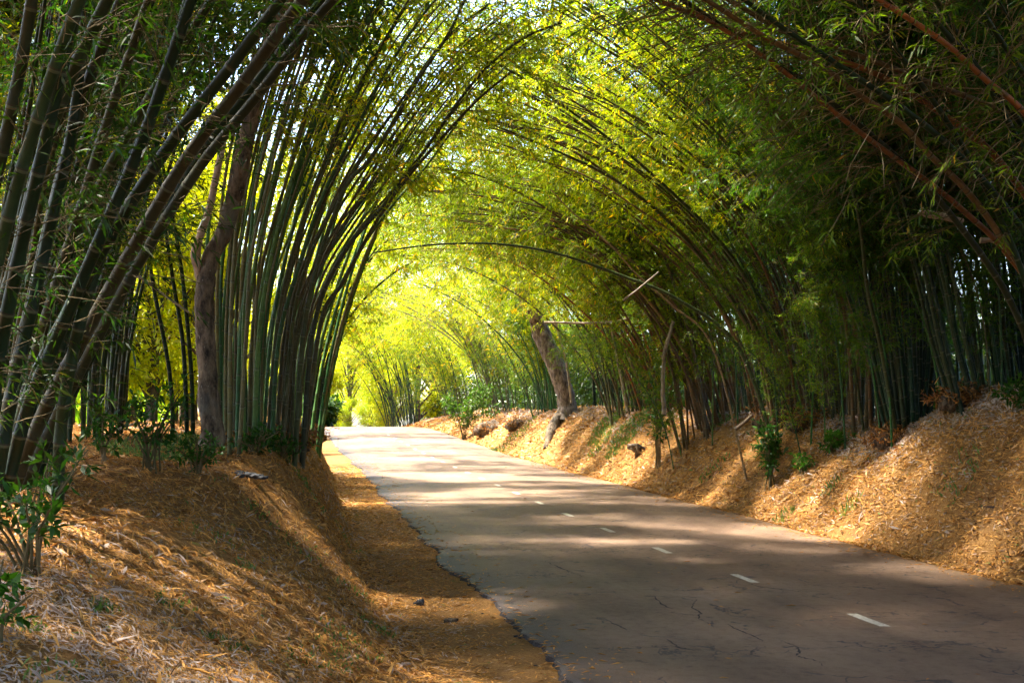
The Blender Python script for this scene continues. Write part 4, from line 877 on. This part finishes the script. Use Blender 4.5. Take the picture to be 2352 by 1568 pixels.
# bigger culm sheaths and snapped twigs lying among the leaves
rng = np.random.default_rng(81)
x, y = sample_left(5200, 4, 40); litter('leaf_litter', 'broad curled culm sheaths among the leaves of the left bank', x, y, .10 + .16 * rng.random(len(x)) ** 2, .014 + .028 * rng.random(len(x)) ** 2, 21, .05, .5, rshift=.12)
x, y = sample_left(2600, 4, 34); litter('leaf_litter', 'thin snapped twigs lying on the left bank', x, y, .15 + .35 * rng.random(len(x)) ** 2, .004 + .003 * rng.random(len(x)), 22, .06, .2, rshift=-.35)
n = 7000; y = 10 + 60 * rng.random(n) ** 1.5; x = Xc(y) + HW + .2 + 5 * rng.random(n) ** .85
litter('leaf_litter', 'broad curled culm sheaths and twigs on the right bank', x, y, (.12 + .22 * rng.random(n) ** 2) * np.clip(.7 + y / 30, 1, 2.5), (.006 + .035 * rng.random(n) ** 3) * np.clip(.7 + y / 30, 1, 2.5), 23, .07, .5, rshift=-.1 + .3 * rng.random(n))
# thin grass and seedlings
def grass(label, patches, seed, hgt=.07):
    rng = np.random.default_rng(seed); xs = []; ysl = []
    for cx, cy, r, k in patches:
        a = rng.random(k) * 6.28; q = r * np.sqrt(rng.random(k)); xs.append(cx + q * np.cos(a)); ysl.append(cy + 1.3 * q * np.sin(a))
    x = np.concatenate(xs); y = np.concatenate(ysl); n = len(x)
    d = norm(np.stack([rng.normal(size=n) * .5, rng.normal(size=n) * .5, np.ones(n)], 1)); up = norm(rng.normal(size=(n, 3)))
    Q = leaf_quads(np.stack([x, y, ground_z(x, y)], 1), d, up, hgt * (.5 + rng.random(n)), .012 * (1 + y / 15) * (.6 + .6 * rng.random(n)))
    V, Fc, U = quads_to_arrays(Q, rng.random(n)); tag(mesh_obj('grass', V, Fc, M['grass'], U), label, 'grass', kind='stuff')
gh = lambda px, py: ground_hit(px, py)[:2]
grass('thin green grass on top of the left bank round the burnt wood', [(*gh(600, 1000), .6, 1300), (*gh(470, 1010), .6, 900), (*gh(350, 1040), .7, 1200), (*gh(640, 985), .5, 700)], 1, .08)
grass('little green tufts scattered through the left litter', [(*gh(*p), r, k) for p, r, k in (((520, 1480), .16, 90), ((800, 1480), .3, 140), ((740, 1520), .3, 160), ((860, 1440), .2, 90), ((120, 1560), .15, 60), ((560, 1300), .1, 40), ((800, 1250), .25, 60), ((700, 1110), .3, 160), ((600, 1180), .2, 50), ((400, 1390), .15, 50), ((240, 1400), .1, 50), ((820, 1360), .2, 60), ((700, 1260), .3, 60), ((480, 1230), .3, 50), ((60, 1440), .12, 60))], 2, .045)
grass('green weeds growing on the right bank face', [(*gh(*p), r, k) for p, r, k in (((1440, 1000), .7, 700), ((1390, 985), .6, 450), ((1380, 1020), .5, 250), ((1650, 970), .5, 200), ((1900, 950), .6, 400), ((1640, 1080), .4, 60), ((1800, 1190), .2, 40), ((1950, 1170), .2, 50), ((1910, 1120), .2, 40), ((2200, 1100), .3, 60), ((1180, 1010), 1.0, 250))], 3, .13)
tag(mesh_obj('pebble', np.array([[-.02, 0, 0], [0, -.015, 0], [.02, 0, 0], [0, .015, 0], [0, 0, .012], [0, 0, -.004]]) + 0.0, np.array([[0, 1, 4, 4], [1, 2, 4, 4], [2, 3, 4, 4], [3, 0, 4, 4]]), M['paint']), 'small pale pebble alone on the asphalt left of the dashes', 'pebble') if False else None

# ------------------------------------------------------------------ camera, light, world
cam = bpy.data.cameras.new('camera'); co = bpy.data.objects.new('camera', cam); col.objects.link(co)
co.location = (0, 0, CAMZ); co.rotation_euler = (math.pi / 2, 0, 0); cam.sensor_width = 36; cam.lens = 36 * F / 2352; cam.shift_y = (HY - 784) / 2352; cam.clip_end = 2000
sc_ = bpy.context.scene; sc_.camera = co
sl = bpy.data.lights.new('sun', 'SUN'); sl.energy = 5.0; sl.angle = D2R(2.5); sl.color = (1, .93, .80); so = bpy.data.objects.new('sun', sl); col.objects.link(so)
so.rotation_euler = Vector((-sd[0], -sd[1], -sd[2])).to_track_quat('-Z', 'Y').to_euler()
w = bpy.data.worlds.new('World'); sc_.world = w; w.use_nodes = True; nt = w.node_tree
sky = nt.nodes.new('ShaderNodeTexSky'); sky.sky_type = 'NISHITA'; sky.sun_disc = False; sky.sun_elevation = D2R(SUN_EL); sky.sun_rotation = math.atan2(sd[0], sd[1])
sky.dust_density = 2.0
bgn = nt.nodes['Background']; bgn.inputs[1].default_value = .15; nt.links.new(sky.outputs[0], bgn.inputs[0])
sc_.view_settings.view_transform = 'Standard'; sc_.view_settings.look = 'None'; sc_.view_settings.exposure = 3.05; sc_.view_settings.gamma = 1
cy = sc_.cycles; cy.max_bounces = 5; cy.diffuse_bounces = 3; cy.glossy_bounces = 2; cy.transmission_bounces = 4; cy.transparent_max_bounces = 4
cy.use_denoising = True; cy.sample_clamp_indirect = 6; cy.caustics_reflective = False; cy.caustics_refractive = False
cy.use_adaptive_sampling = True; cy.adaptive_threshold = .04
print('objects', len(bpy.data.objects), 'meshes', len(bpy.data.meshes))
